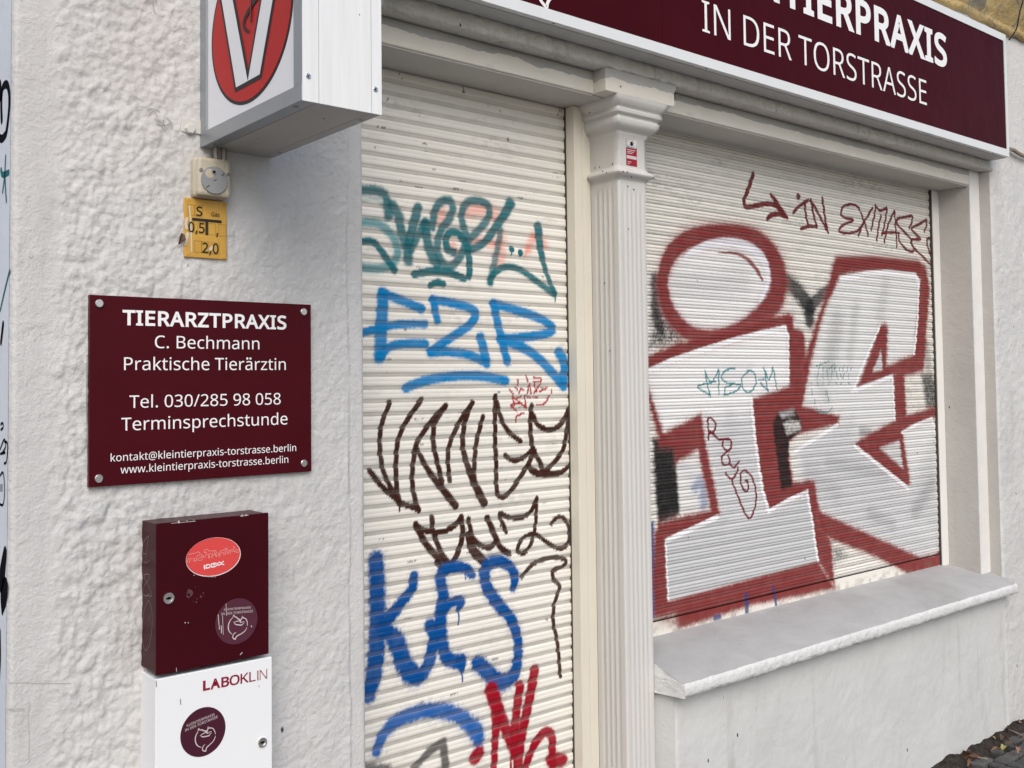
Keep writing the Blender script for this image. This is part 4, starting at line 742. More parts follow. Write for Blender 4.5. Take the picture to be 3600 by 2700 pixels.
def curtain(name, x0, x1, z0, z1, dx, kind, base, greycol, paintfn, parent, seed):
    prof = slat_profile(kind); n = int(math.ceil((z1-z0)/PITCHZ))
    zz, rc, dt, sid = [], [], [], []
    for k in range(n):
        for f, d, q in prof:
            zz.append(z0+(k+f)*PITCHZ); rc.append(d); dt.append(q); sid.append(k)
    zz, rc, dt, sid = map(np.array, (zz, rc, dt, sid)); keep = zz <= z1; zz, rc, dt, sid = zz[keep], rc[keep], dt[keep], sid[keep]
    xs = np.arange(x0, x1, dx); X, Z = np.meshgrid(xs, zz); RC = np.repeat(rc[:, None], len(xs), 1); DT = np.repeat(dt[:, None], len(xs), 1)
    off = (_hash(sid, sid*0+seed, 3)-.5)[:, None]
    Y = YS+RC+.0016*off+.0030*(fbm(X*2.4, sid[:, None]*.7+X*0, 2, seed)-.5)+.0022*(fbm(X*1.2, Z*1.6, 2, seed+11)-.5)
    c = np.empty(X.shape+(3,)); tone = (1+.05*off+.06*(fbm(X*3, Z*3, 3, seed+5)-.5))[..., None]
    c[:] = np.array(base); c *= tone
    # greyer tone in joints, on lower facets and at both ends: most goes on before the paint
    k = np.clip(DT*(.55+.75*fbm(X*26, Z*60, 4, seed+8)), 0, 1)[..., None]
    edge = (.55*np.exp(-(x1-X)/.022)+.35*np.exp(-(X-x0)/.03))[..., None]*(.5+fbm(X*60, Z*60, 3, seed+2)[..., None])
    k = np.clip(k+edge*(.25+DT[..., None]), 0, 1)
    c = c*(1-.75*k)+np.array(greycol)*.75*k
    smear = (.30*sstep(.55, .80, fbm(X*5, Z*16, 5, seed+3))*sstep(.45, .62, fbm(X*50, Z*140, 3, seed+4)))[..., None]
    c = c*(1-smear)+np.array(greycol)*smear
    P = Painter(X, Z, c); P.gr = 1-.12*np.clip(DT, 0, 1)*(.4+1.2*fbm(X*40, Z*90, 3, seed+6))
    paintfn(P)
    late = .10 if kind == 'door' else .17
    c = P.c*(1-late*k)+np.array(greycol)*late*k
    me = grid_mesh(name, np.stack([X, Y, Z], -1), smooth=False)
    at = me.attributes.new('paint', 'FLOAT_COLOR', 'POINT')
    at.data.foreach_set('color', np.concatenate([np.clip(c, 0, 1), np.ones(X.shape+(1,))], -1).astype(np.float32).reshape(-1))
    return link(name, me, MAT['paint'], parent)

TEAL, TEAL2 = (.010, .135, .160), (.030, .24, .28); SAL = (.80, .25, .17)
BLUE, NAVY, BROWN, RED = (.003, .195, .46), (.001, .070, .27), (.045, .015, .009), (.30, .004, .016)
DKRED, BLACK, SILV, WHT = (.215, .036, .034), (.014, .013, .013), (.53, .535, .54), (.84, .84, .85)
def paint_door(p):
    S_ = p.stroke
    rs = random.Random(21)
    for _ in range(110):
        z = rs.uniform(.35, 2.25); z = (math.floor(z/PITCHZ)+rs.choice((.02, .33, .64, .64, .97)))*PITCHZ; x = rs.uniform(1.36, 2.0); w = rs.uniform(.004, .035)
        sl = p.sel(x, x+w, z-.002, z+.002)
        if sl is not None: p.lay(sl, np.full(p.X[sl].shape, rs.uniform(.25, .75))*(p.n[sl] > .45), (.10, .085, .07))
    rT = rTop
    for q, r in (([(1036, 940), (1042, 1015)], 6), ([(1030, 1022), (1055, 1030)], 6), ([(198, 1095), (212, 1118)], 5), ([(190, 1118), (205, 1098)], 4), ([(1535, 1545), (1548, 1555)], 12), ([(545, 1273), (552, 1279)], 7), ([(350, 865), (356, 872)], 6), ([(325, 816), (330, 824)], 6), ([(2105, 1210), (2115, 1250)], 6), ([(2130, 1205), (2140, 1260)], 6), ([(2085, 1275), (2100, 1262)], 6), ([(2160, 1260), (2165, 1275)], 5), ([(1445, 1225), (1450, 1248)], 4)): S_(rT, q, r, (.035, .03, .026), .3, .9, .3)
    for q, r in (([(830, 350), (830, 400)], 60), ([(1560, 660), (1600, 560)], 40), ([(1600, 540), (1690, 590), (1700, 630)], 30), ([(1530, 700), (1560, 640)], 20), ([(930, 620), (960, 690)], 40), ([(1080, 600), (1180, 590), (1300, 620)], 45), ([(1330, 560), (1320, 740)], 55), ([(1040, 340), (1180, 320), (1300, 380)], 60)):
        S_(rA, q, r, SAL, .8, .55, .6)
    for q, r, c, o, so in (
        ([(150, 165), (290, 165), (360, 200), (385, 270), (395, 380)], 44, TEAL, .9, .45), ([(150, 250), (290, 240), (360, 300)], 20, TEAL2, .35, .8),
        ([(150, 430), (300, 440), (400, 510), (450, 590), (470, 680), (440, 760), (380, 800), (280, 815), (150, 800)], 40, TEAL2, .8, .5),
        ([(150, 590), (260, 590), (320, 650), (390, 750), (445, 830)], 33, TEAL, .95, .25), ([(430, 290), (480, 380), (500, 500), (540, 620), (560, 750)], 48, TEAL, .9, .4),
        ([(640, 310), (600, 450), (560, 620)], 46, TEAL, .92, .3), ([(700, 430), (640, 540), (580, 660)], 36, TEAL, .9, .4), ([(700, 440), (720, 600), (760, 720), (800, 780)], 48, TEAL, .93, .35),
        ([(760, 470), (780, 340), (830, 260), (900, 250), (930, 310), (900, 400), (830, 500), (800, 620), (820, 730), (880, 800), (940, 780), (1000, 700), (1040, 600)], 38, TEAL, .9, .4),
        ([(940, 680), (890, 660), (870, 590), (900, 520), (970, 520), (1020, 580)], 36, TEAL, .95, .25),
        ([(1060, 560), (1010, 440), (1010, 330), (1060, 260), (1150, 250), (1230, 300), (1220, 400), (1130, 510), (1070, 570), (1050, 650)], 36, TEAL, .88, .4),
        ([(1060, 690), (1070, 800), (1065, 880)], 34, TEAL, .95, .2), ([(1080, 660), (1200, 590), (1300, 450), (1370, 350), (1410, 270)], [34, 36, 40, 46, 50], TEAL, .93, .3),
        ([(1330, 500), (1290, 700), (1240, 930)], [30, 32, 36], TEAL, .8, .5), ([(1240, 930), (1280, 850), (1380, 800), (1500, 830), (1640, 930), (1780, 1030)], 31, TEAL, .93, .3),
        ([(1640, 470), (1660, 650), (1710, 850), (1785, 1030)], [46, 38, 26, 24], TEAL, .93, .25), ([(610, 865), (740, 840), (900, 850), (1020, 900)], 34, TEAL, .95, .2), ([(745, 955), (800, 930), (850, 945)], 30, TEAL, .95, .2)):
        S_(rA, q, r, c, so, o, .3)
    for q, r in (([(1420, 655)], 30), ([(1492, 685)], 30), ([(1420, 670), (1418, 705)], 5), ([(1785, 1040), (1782, 1100)], 5)): S_(rA, q, r, TEAL, .08, .97, 0)
    for q, r in (([(345, 1020), (340, 1200), (320, 1550)], [48, 54, 54]), ([(345, 1020), (500, 1080), (670, 1150)], 38), ([(150, 1360), (330, 1310), (500, 1280), (700, 1280)], 33), ([(320, 1550), (400, 1470), (550, 1440), (700, 1440)], 37),
        ([(765, 1075), (780, 1150), (800, 1250)], 34), ([(765, 1075), (950, 1110), (1080, 1150), (1120, 1210), (1050, 1300), (900, 1400), (745, 1510)], 37), ([(745, 1515), (900, 1510), (1080, 1540), (1210, 1600)], 37), ([(1160, 1390), (1185, 1480), (1210, 1600)], 42),
        ([(1270, 1110), (1310, 1300), (1385, 1590)], 38), ([(1270, 1110), (1450, 1160), (1650, 1230), (1760, 1310), (1700, 1360), (1500, 1390), (1330, 1400)], 37), ([(1330, 1410), (1500, 1470), (1650, 1570), (1850, 1790)], 40), ([(1815, 1520), (1855, 1600), (1850, 1790)], [48, 44, 42]),
        ([(540, 1810), (700, 1751), (900, 1716), (1150, 1711), (1370, 1750)], 38)):
        S_(rA, q, [1.1*v for v in r] if isinstance(r, list) else 1.1*r, BLUE, .26, .95, .5)
    for q, r in (([(405, 385), (340, 560), (320, 720), (345, 950), (430, 1130), (490, 1240)], 24), ([(235, 960), (330, 1080), (450, 1190), (520, 1240), (600, 1265), (645, 1290)], 26), ([(670, 365), (560, 520), (480, 680), (455, 880), (460, 1060), (480, 1220)], 25),
        ([(870, 415), (740, 560), (630, 730), (600, 880), (590, 1020), (610, 1180), (640, 1270)], 25), ([(865, 430), (780, 560), (765, 700), (790, 850), (840, 1050)], 26), ([(620, 760), (720, 950), (850, 1120), (950, 1250)], [24, 28, 36, 36]),
        ([(1095, 390), (980, 560), (900, 750), (890, 900), (905, 1045)], 24), ([(1070, 440), (1020, 600), (1015, 780), (1070, 970), (1140, 1130), (1190, 1230)], [26, 26, 28, 32, 40, 40]), ([(1180, 510), (1130, 700), (1110, 880), (1110, 1030)], 24),
        ([(1285, 335), (1280, 600), (1290, 900), (1295, 1130), (1340, 1180), (1400, 1140), (1500, 1000), (1570, 880), (1610, 790)], 24), ([(1285, 340), (1330, 520), (1390, 630), (1495, 715)], 24), ([(1365, 830), (1430, 875), (1520, 850), (1600, 770)], 22),
        ([(1585, 420), (1575, 600), (1600, 780), (1650, 880), (1690, 970)], 26), ([(1600, 500), (1640, 580), (1740, 620), (1830, 570), (1895, 450)], 25), ([(1895, 450), (1880, 620), (1840, 800), (1700, 970)], 24), ([(1555, 910), (1600, 965), (1700, 990), (1820, 980), (1910, 910)], [22, 34, 30, 26, 16]),
        ([(620, 1410), (700, 1560), (800, 1680), (870, 1750)], 32), ([(620, 1410), (700, 1460), (830, 1470), (940, 1420), (1000, 1345)], 26), ([(1000, 1345), (1010, 1500), (970, 1650), (900, 1760), (840, 1770), (800, 1720)], 28), ([(755, 1350), (770, 1480), (840, 1650), (905, 1740)], 26),
        ([(1060, 1360), (1090, 1500), (1160, 1580), (1240, 1600), (1290, 1550)], 24), ([(1050, 1490), (1100, 1620), (1190, 1720)], [26, 44, 44]), ([(1215, 1350), (1280, 1500), (1330, 1600), (1400, 1650)], 30),
        ([(1375, 1470), (1320, 1320), (1400, 1350), (1500, 1350), (1580, 1300), (1630, 1190)], 22), ([(1630, 1190), (1620, 1400), (1590, 1550), (1530, 1640), (1480, 1640), (1475, 1590), (1530, 1510), (1620, 1490), (1720, 1560), (1820, 1610), (1890, 1560), (1900, 1450), (1860, 1360), (1800, 1350), (1755, 1400)], 20)):
        S_(rB, q, r, BROWN, .10, .97, .05)
    for q, r in (([(485, 1250), (485, 1300)], 6), ([(640, 1280), (640, 1305)], 10), ([(935, 1250), (935, 1272)], 8), ([(965, 1250), (965, 1270)], 8)): S_(rB, q, r, BROWN, .1, .97, 0)
    S_(rC, [(1315, 265), (1400, 170), (1530, 125), (1630, 140), (1620, 185), (1545, 220), (1545, 280), (1590, 340), (1550, 470), (1545, 600), (1575, 750), (1595, 990)], 18, BROWN, .12, .95, .05)
    for q in ([(1540, 165), (1552, 215)], [(1600, 180), (1660, 190), (1655, 215), (1600, 218)], [(1470, 205), (1472, 245)], [(1400, 280), (1430, 320)], [(1455, 265), (1468, 280)], [(1480, 310), (1500, 275), (1520, 290)], [(1550, 315), (1570, 240), (1580, 315)], [(1610, 240), (1625, 300)], [(1660, 240), (1605, 310)], [(1650, 300), (1715, 268)],
        [(1430, 340), (1440, 410)], [(1440, 350), (1500, 400)], [(1410, 412), (1500, 395)], [(1500, 340), (1460, 360)], [(1530, 340), (1535, 410)], [(1555, 340), (1580, 352)], [(1600, 345), (1640, 350)], [(1750, 290), (1750, 315)], [(1625, 410), (1690, 400), (1735, 335)], [(1420, 430), (1465, 460)], [(1455, 510), (1520, 475)], [(1455, 535), (1460, 555)], [(1500, 405), (1545, 440)]):
        S_(rB, q, 9, (.36, .022, .030), .1, .95, 0)
    for q, r in (([(255, 140), (262, 400), (262, 700), (240, 950), (200, 1130)], [56, 60, 62, 60, 50]), ([(527, 262), (515, 350), (440, 450), (330, 590)], [34, 34, 38, 44]), ([(300, 640), (390, 720), (440, 860), (520, 985), (600, 960), (650, 840), (672, 700), (648, 620)], [50, 60, 64, 66, 50, 44, 42, 44]),
        ([(950, 250), (900, 200), (800, 200), (722, 260), (742, 400), (722, 550), (732, 700), (765, 850), (870, 890)], [30, 34, 38, 42, 42, 46, 44, 46, 44]), ([(740, 530), (790, 460), (870, 440), (855, 500)], [34, 32, 32, 22]), ([(870, 880), (885, 960)], [44, 14]),
        ([(1255, 340), (1262, 250), (1200, 170), (1110, 155), (1045, 220), (1062, 340), (1150, 470), (1240, 580), (1285, 720), (1285, 880), (1240, 1000), (1150, 1030), (1060, 950), (995, 900)], [30, 34, 36, 40, 42, 42, 42, 40, 36, 40, 52, 56, 50, 52])):
        S_(rC, q, [1.22*v for v in r], NAVY, .26, .97, .7)
    for q, r in (([(900, 250), (903, 285)], 6), ([(857, 510), (856, 615)], 7), ([(884, 960), (884, 1025)], 6)): S_(rC, q, r, NAVY, .1, .97, 0)
    S_(rC, [(255, 1540), (310, 1410), (420, 1310), (600, 1245), (780, 1250), (900, 1310), (985, 1400), (1000, 1470)], [40, 48, 54, 56, 56, 60, 66, 50], (.012, .105, .36), .34, .95, .7)
    S_(rC, [(500, 1690), (640, 1540), (740, 1470), (765, 1700)], [26, 32, 36, 36], (.085, .082, .078), .35, .9, .4, False)
    S_(rC, [(150, 1660), (330, 1670)], 40, (.085, .082, .078), .6, .85, .5)
    for q, r in (([(1090, 1090), (1130, 1250), (1120, 1450), (1110, 1700)], [58, 52, 36, 30]), ([(1100, 1100), (1180, 1330), (1255, 1520)], [56, 48, 46]), ([(1300, 1060), (1270, 1300), (1260, 1560)], 42), ([(1410, 945), (1370, 1150), (1310, 1450), (1290, 1660)], [44, 46, 46, 40]), ([(975, 1580), (1000, 1555)], 56),
        ([(1340, 1670), (1400, 1500), (1480, 1400), (1530, 1420), (1540, 1540), (1545, 1690)], 38), ([(1530, 1595), (1610, 1605)], 54), ([(1240, 1560), (1235, 1690)], 10), ([(1262, 1560), (1262, 1700)], 8)):
        S_(rC, q, r, RED, .20, .97, .6)

E2F = lambda q: (.9476*q[0], .9476*q[1]-1397)
def paint_window(p):
    S_, F_ = p.stroke, p.fill
    e = lambda L: [E2F(q) for q in L]
    # older black and blue patches
    F_(rE, [(170, 840), (230, 860), (260, 1050), (330, 1180), (400, 1260), (330, 1310), (190, 1330), (150, 1330), (175, 1200)], BLACK, .022, .85, .55)
    S_(rE, [(195, 900), (200, 1100), (230, 1200)], 44, BLACK, .5, .8, .8)
    S_(rE, [(1040, 900), (1110, 960), (1180, 1060), (1195, 1160)], [60, 64, 66, 50], BLACK, .45, .9, .5); S_(rE, [(1330, 950), (1250, 1010), (1190, 1080)], [44, 44, 50], BLACK, .45, .85, .6)
    S_(rE, [(1090, 1100), (1120, 1230), (1130, 1400)], 56, (.66, .65, .63), .4, .8, .4)
    F_(rF, [(170, 420), (310, 450), (335, 890), (205, 945), (190, 800)], BLACK, .012, .97, .12)
    F_(rF, [(170, 420), (310, 450), (335, 890), (205, 945), (190, 800)], BLACK, .012, .97, .12)
    F_(rF, [(1815, 30), (1880, 20), (1910, 110), (1915, 240), (1850, 250)], BLACK, .02, .9, .3); S_(rE, [(1945, 1320), (1960, 1450)], 40, BLACK, .8, .45, .6)
    F_(rF, [(155, 930), (172, 930), (182, 1150), (205, 1400), (180, 1540), (150, 1500)], (.020, .075, .25), .006, .95)
    F_(rF, [(1270, 1080), (1330, 1100), (1360, 1140), (1280, 1190)], (.10, .10, .10), .03, .8, .3)
    # silver and white fills
    ring = [(240, 920), (262, 790), (345, 670), (480, 605), (640, 592), (800, 612), (905, 680), (975, 790), (992, 900), (972, 1010), (900, 1105), (790, 1190), (660, 1245), (540, 1262), (420, 1235), (330, 1160), (265, 1050)]
    F_(rE, ring, (.76, .755, .745), .01, .97)
    S_(rE, [(340, 920), (560, 930), (760, 900)], 90, (.45, .45, .45), .9, .40, .3)
    I_ = e([(150, 1470), (300, 1405), (520, 1330), (720, 1265), (1040, 1190), (1060, 1240)])+[(1006, 100), (778, 180), (800, 450), (845, 740), (878, 865), (1115, 745), (1180, 1170), (262, 1415), (243, 1045), (565, 905), (575, 880), (530, 640), (490, 450), (465, 278), (235, 392), (140, 110)]
    F_(rF, I_, (.80, .795, .785), .008, .95)
    F_(rF, [(480, 300), (790, 260), (845, 740), (878, 865), (1115, 745), (1180, 1170), (262, 1415), (243, 1045), (565, 905), (530, 640)], SILV, .05, .85, .12)
    Sx = e([(1390, 870), (1440, 850), (1700, 830), (1880, 860), (1905, 890), (1870, 1368), (1690, 1450), (1700, 1200), (1680, 1175), (1650, 1190), (1500, 1590)])+[(1440, 100), (1640, 35), (1652, 305), (1412, 455), (1730, 730), (1745, 690), (1700, 380), (1890, 300), (1915, 480), (1940, 1110), (1800, 1160), (1190, 880), (1160, 690), (1085, 690), (1050, 500), (1310, 330), (1310, 285), (1085, 225), (1125, 0), (1137, -42), (1185, -212), (1241, -402)]
    F_(rF, Sx, (.70, .70, .69), .008, .95)
    F_(rF, [(1050, 480), (1400, 300), (1420, 460), (1730, 740), (1900, 420), (1940, 1110), (1800, 1160), (1190, 880), (1085, 690)], SILV, .06, .85, .12)
    for q, r, c, o in (([(1300, -300), (1250, 0)], 70, (.34, .34, .33), .5), ([(1420, -380), (1380, -80)], 45, (.42, .42, .41), .45), ([(1600, -520), (1560, -330)], 50, (.48, .48, .46), .45), ([(1180, 60), (1240, 180)], 40, (.45, .45, .44), .4), ([(1120, 620), (1300, 760)], 55, (.38, .38, .39), .4), ([(640, 300), (680, 600)], 50, (.50, .50, .51), .45), ([(560, 30), (760, 10)], 50, (.62, .62, .62), .4), ([(1480, -450), (1420, -100)], 50, (.74, .74, .72), .4), ([(1450, 380), (1500, 390)], 30, (.15, .15, .15), .6), ([(1250, 570), (1600, 640)], 40, (.28, .28, .29), .35), ([(1600, 930), (1760, 950), (1880, 1010)], 50, (.66, .66, .66), .5), ([(1780, 860), (1880, 700)], 50, (.25, .25, .26), .45), ([(1500, 880), (1640, 950)], 35, (.28, .28, .28), .4),
        ([(600, 1060), (610, 1150)], 40, (.30, .31, .34), .4), ([(760, 1050), (770, 1120)], 40, (.30, .31, .34), .4), ([(400, 1250), (420, 1330)], 40, (.30, .31, .34), .4), ([(560, 1190), (610, 1240)], 30, (.25, .27, .32), .4), ([(880, 1020), (900, 1100)], 36, (.34, .34, .36), .4)):
        S_(rF, q, r, c, .9, o, .4)
    F_(rF, [(315, 575), (445, 500), (520, 860), (335, 892)], (.70, .69, .67), .01, .9)
    S_(rF, [(430, 720), (470, 690), (480, 830)], 36, (.10, .17, .34), .7, .6, .6); S_(rF, [(350, 600), (420, 640)], 40, (.60, .60, .62), .8, .6)
    # oxblood outlines
    S_(rE, ring+[ring[0]], [66, 70, 78, 82, 84, 86, 92, 100, 104, 100, 86, 70, 60, 56, 62, 70, 70, 66], (.42, .17, .16), .6, .55, .5)
    S_(rE, ring+[ring[0]], [50, 54, 60, 62, 64, 66, 74, 84, 88, 86, 74, 60, 50, 46, 50, 56, 54, 50], DKRED, .28, .97, .35)
    def R_(L, so=.007):
        F_(rF, L, (.40, .15, .14), .032, .55); F_(rF, L, DKRED, so+.003, .97)
    R_(e([(145, 1385), (340, 1300), (470, 1270), (600, 1240), (800, 1190), (960, 1135), (1060, 1110), (1085, 1130), (1092, 1205), (1040, 1190), (900, 1215), (720, 1265), (520, 1330), (300, 1405), (150, 1470), (138, 1470)]))
    R_(e([(1040, 1190), (1020, 1130), (1082, 1118), (1090, 1200), (1150, 1225), (1165, 1300), (1170, 1420)])+[(1125, 10), (1088, 222), (1310, 285), (1305, 330), (1050, 400), (1000, 450), (1005, 540), (1030, 690), (1085, 690), (1120, 675), (1160, 690), (1192, 872), (1262, 1060), (1285, 1340), (1180, 1172), (1120, 745), (880, 865), (845, 740), (800, 450), (778, 180), (1006, 100), (1003, -220)])
    F_(rF, [(905, 320), (935, 265), (1035, 235), (1080, 330), (1070, 385), (1005, 430), (1000, 540), (1022, 722), (955, 735), (925, 500)], BLACK, .009, .95, .12)
    F_(rF, [(968, 330), (1005, 308), (1070, 318), (1075, 370), (990, 400)], (.62, .61, .58), .008, .85, .45)
    F_(rF, [(945, 265), (1030, 240), (1035, 275), (960, 295)], (.66, .66, .65), .012, .7, .2)
    R_(e([(1340, 800), (1375, 750), (1600, 745), (1900, 775), (1945, 800), (1972, 950), (1940, 1370), (1930, 1480), (1810, 1515), (1730, 1510), (1500, 1592), (1650, 1190), (1680, 1172), (1702, 1200), (1690, 1450), (1870, 1372), (1908, 890), (1880, 855), (1700, 830), (1440, 850), (1390, 870), (1300, 1060), (1245, 1250), (1200, 1430), (1165, 1560), (1150, 1450), (1185, 1330), (1240, 1150), (1320, 920)]), .010)
    S_(rE, [(1370, 775), (1600, 772), (1900, 800)], 34, DKRED, .6, .85, .5)
    F_(rE, [(1655, 1345), (1665, 1475), (1600, 1490)], (.60, .60, .59), .008, .9)
    R_([(1645, 35), (1712, 15), (1722, 285), (1905, 225), (1915, 300), (1890, 292), (1800, 325), (1700, 375), (1748, 690), (1728, 722), (1408, 460), (1430, 435), (1655, 310)])
    F_(rF, [(1562, 482), (1682, 438), (1702, 605)], (.62, .62, .61), .010, .92)
    R_([(465, 270), (492, 450), (532, 640), (578, 882), (560, 915), (243, 1045), (262, 1418), (700, 1300), (1180, 1172), (1280, 1340), (1090, 1385), (800, 1440), (570, 1510), (330, 1590), (300, 1570), (180, 1535), (172, 1300), (178, 1000), (205, 945), (330, 905), (522, 862), (470, 600), (445, 495), (312, 570), (300, 478), (215, 470), (145, 200), (138, 100), (235, 390)])
    F_(rF, [(243, 1045), (565, 905), (640, 905), (600, 1000), (1120, 790), (1180, 1170), (262, 1415)], SILV, .006, .98, .08)
    R_([(1185, 868), (1300, 920), (1560, 1040), (1810, 1152), (1890, 1138), (1945, 1095), (1955, 1200), (1730, 1255), (1650, 1205), (1470, 1120), (1258, 1040), (1190, 960)])
    F_(rF, [(180, 1535), (300, 1500), (320, 1580), (170, 1610)], (.62, .57, .50), .02, .7, .5)
    for q, r in (([(740, 1385), (742, 1490)], 18), ([(905, 1335), (922, 1445)], 11), ([(545, 1525), (575, 1515)], 16)): S_(rF, q, r, (.030, .055, .20), .3, .85, .2)
    # white outlines and highlights
    for q, r in ((e([(150, 1482), (300, 1412), (520, 1338), (720, 1275), (1035, 1200)]), 15), (e([(1035, 1200), (1055, 1260)])+[(1000, 60)], 9), ([(770, 180), (800, 450), (840, 740), (880, 868)], 13), ([(880, 868), (1000, 800), (1115, 748)], 12), ([(1115, 748), (1150, 960), (1180, 1170)], 11), ([(258, 1045), (565, 905)], 15), ([(1300, 340), (1045, 498)], 12),
        ([(1390, 132), (1440, 115), (1638, 40)], 12), ([(1638, 40), (1652, 300)], 9), ([(1410, 470), (1735, 727)], 12), ([(1700, 385), (1800, 330), (1880, 300), (1900, 360), (1915, 480)], 9), (e([(1400, 885), (1560, 850), (1700, 842), (1880, 862), (1902, 910)]), 16), (e([(1902, 900), (1890, 1200), (1868, 1370)]), 10), (e([(1480, 1600), (1540, 1440), (1650, 1190)]), 10), (e([(1480, 1600), (1500, 1610)]), 12), ([(246, 1045), (264, 1412)], 7)):
        S_(rF, q, r, WHT, .25, .92, .15, len(q) > 5)
    S_(rE, [(392, 742), (450, 700), (560, 658), (700, 650), (820, 690), (900, 770), (925, 880), (905, 960), (870, 1030)], [14, 22, 28, 30, 32, 30, 24, 18, 14], (.78, .78, .82), .35, .9, .2)
    S_(rE, [(600, 718), (700, 718), (780, 752), (850, 825), (885, 890)], [4, 9, 14, 16, 12], DKRED, .4, .9, .2)
    # thin tags
    T = lambda L, r, c, reg=rE: [S_(reg, q, r, c, .12, .97, 0) for q in L]
    TR = (.15, .018, .020)
    T([[(830, 205), (800, 290), (768, 370), (775, 412), (810, 418), (900, 400), (960, 405), (1000, 440), (1045, 485)], [(945, 345), (985, 400), (1040, 480)], [(1045, 485), (990, 465), (940, 475), (920, 495)]], 17, TR)
    T([[(1118, 350), (1122, 354)]], 20, TR)
    T([[(1088, 455), (1130, 410), (1185, 375)], [(1160, 400), (1170, 470), (1185, 545)], [(1135, 562), (1190, 545), (1240, 545)], [(1200, 375), (1215, 450), (1240, 548)], [(1200, 375), (1260, 480), (1312, 582)], [(1312, 582), (1290, 470), (1275, 362)]], 12, TR)
    T([[(560, 400), (470, 330), (370, 325), (260, 360), (205, 450), (215, 530), (300, 590), (430, 610), (420, 650), (320, 690), (220, 750), (175, 820), (220, 870), (330, 885), (480, 860), (570, 800), (640, 680), (740, 520), (820, 390)], [(560, 400), (620, 580), (680, 720), (740, 930)], [(640, 690), (590, 820), (555, 930)],
       [(885, 335), (860, 500), (825, 660), (800, 820)], [(885, 340), (950, 440), (1040, 420), (1105, 390)], [(985, 530), (945, 700), (905, 1030)], [(1105, 390), (1070, 600), (1025, 860)], [(1245, 450), (1170, 600), (1110, 760), (1050, 1070)], [(1250, 450), (1260, 700), (1290, 1000), (1295, 1150)], [(1000, 920), (1010, 885), (1150, 870), (1340, 880)],
       [(1535, 780), (1590, 640), (1580, 550), (1450, 570), (1320, 600), (1280, 680), (1400, 820), (1550, 970), (1600, 1100), (1630, 1200), (1600, 1240), (1500, 1210), (1380, 1090), (1330, 970), (1340, 880)], [(1830, 850), (1870, 700), (1860, 630), (1740, 700), (1600, 770), (1590, 830), (1700, 930), (1760, 1000), (1640, 1000), (1580, 1020), (1590, 1110), (1640, 1180), (1800, 1340), (1975, 1520)], [(1950, 980), (1890, 1000), (1890, 1100), (1930, 1250), (1975, 1400)]], 29, TR, rX)
    T([[(515, 1480), (530, 1560), (552, 1650)], [(515, 1490), (560, 1555), (603, 1472)], [(603, 1472), (605, 1640)], [(712, 1465), (650, 1478), (622, 1520), (660, 1560), (745, 1572), (720, 1610), (640, 1640)], [(640, 1640), (650, 1590), (690, 1575)], [(800, 1480), (755, 1530), (770, 1610), (820, 1610), (848, 1550), (825, 1490), (785, 1475)], [(875, 1560), (925, 1612)], [(895, 1460), (925, 1615)], [(897, 1465), (930, 1540), (955, 1458)], [(955, 1458), (985, 1612)], [(585, 1552), (490, 1572), (475, 1592), (550, 1640)], [(860, 1540), (900, 1535)]], 6, (.06, .24, .27))
    rs = random.Random(4)
    T([[(1235, 1450), (1320, 1420)], [(1320, 1470), (1355, 1440), (1350, 1490)]]+[[(1260+i*26, 1445+(i % 3)*8), (1255+i*26+rs.randint(-6, 6), 1475+(i % 4)*6)] for i in range(9)]+[[(1250+i*28, 1490+(i % 2)*8), (1256+i*28+rs.randint(-14, 14), 1535)] for i in range(8)]+[[(1200+i*40, 1555), (1204+i*40+rs.randint(-14, 14), 1570)] for i in range(7)]+[[(1205, 1600), (1212, 1640)], [(1295, 1605), (1300, 1640)]], 4, (.16, .30, .30))
    T([[(1170, 240), (1200, 265), (1245, 260), (1265, 235)], [(1235, 130), (1250, 200)], [(1160, 180), (1165, 210)]], 4, (.12, .30, .32), rF)
    T([[(512, 430), (508, 340), (502, 312), (525, 295), (555, 340), (540, 380), (510, 392)], [(520, 380), (545, 400), (572, 425)], [(575, 428), (640, 428), (652, 470), (625, 500), (600, 470), (600, 432)], [(625, 500), (592, 540), (600, 580), (640, 575), (632, 525)], [(640, 575), (670, 600), (698, 562)], [(618, 635), (650, 672), (685, 635), (692, 598)], [(650, 672), (690, 780), (740, 890), (770, 907), (800, 820), (795, 720), (770, 650), (730, 618), (705, 660), (720, 730), (748, 745), (752, 690), (735, 680)]], 8, (.16, .006, .014), rF)

SHW = empty('roller_shutter', 'wide cream roller shutter over the window with large silver and oxblood graffiti letters', 'shutter', (3.24, YS, .67))
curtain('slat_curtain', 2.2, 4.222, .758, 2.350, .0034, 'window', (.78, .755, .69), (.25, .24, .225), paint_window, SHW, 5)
def flat_bar(name, x0, x1, z0, z1, paintfn, base, parent, yoff=-.001):
    xs = np.arange(x0, x1, .0034); zs = np.linspace(z0, z1, 12); X, Z = np.meshgrid(xs, zs)
    c = np.empty(X.shape+(3,)); c[:] = base; p = Painter(X, Z, c); paintfn(p)
    k = (.5*sstep(.45, .75, fbm(X*30, Z*60, 4, 3))*sstep(z1, z0, Z))[..., None]; c = p.c*(1-k)+np.array((.16, .13, .10))*k
    me = grid_mesh(name, np.stack([X, np.full(X.shape, YS+yoff), Z], -1), smooth=False)
    at = me.attributes.new('paint', 'FLOAT_COLOR', 'POINT'); at.data.foreach_set('color', np.concatenate([np.clip(c, 0, 1), np.ones(X.shape+(1,))], -1).astype(np.float32).reshape(-1))
    return link(name, me, MAT['paint'], parent)
flat_bar('bottom_bar', 2.2, 4.222, .706, .7565, paint_window, (.78, .755, .69), SHW)
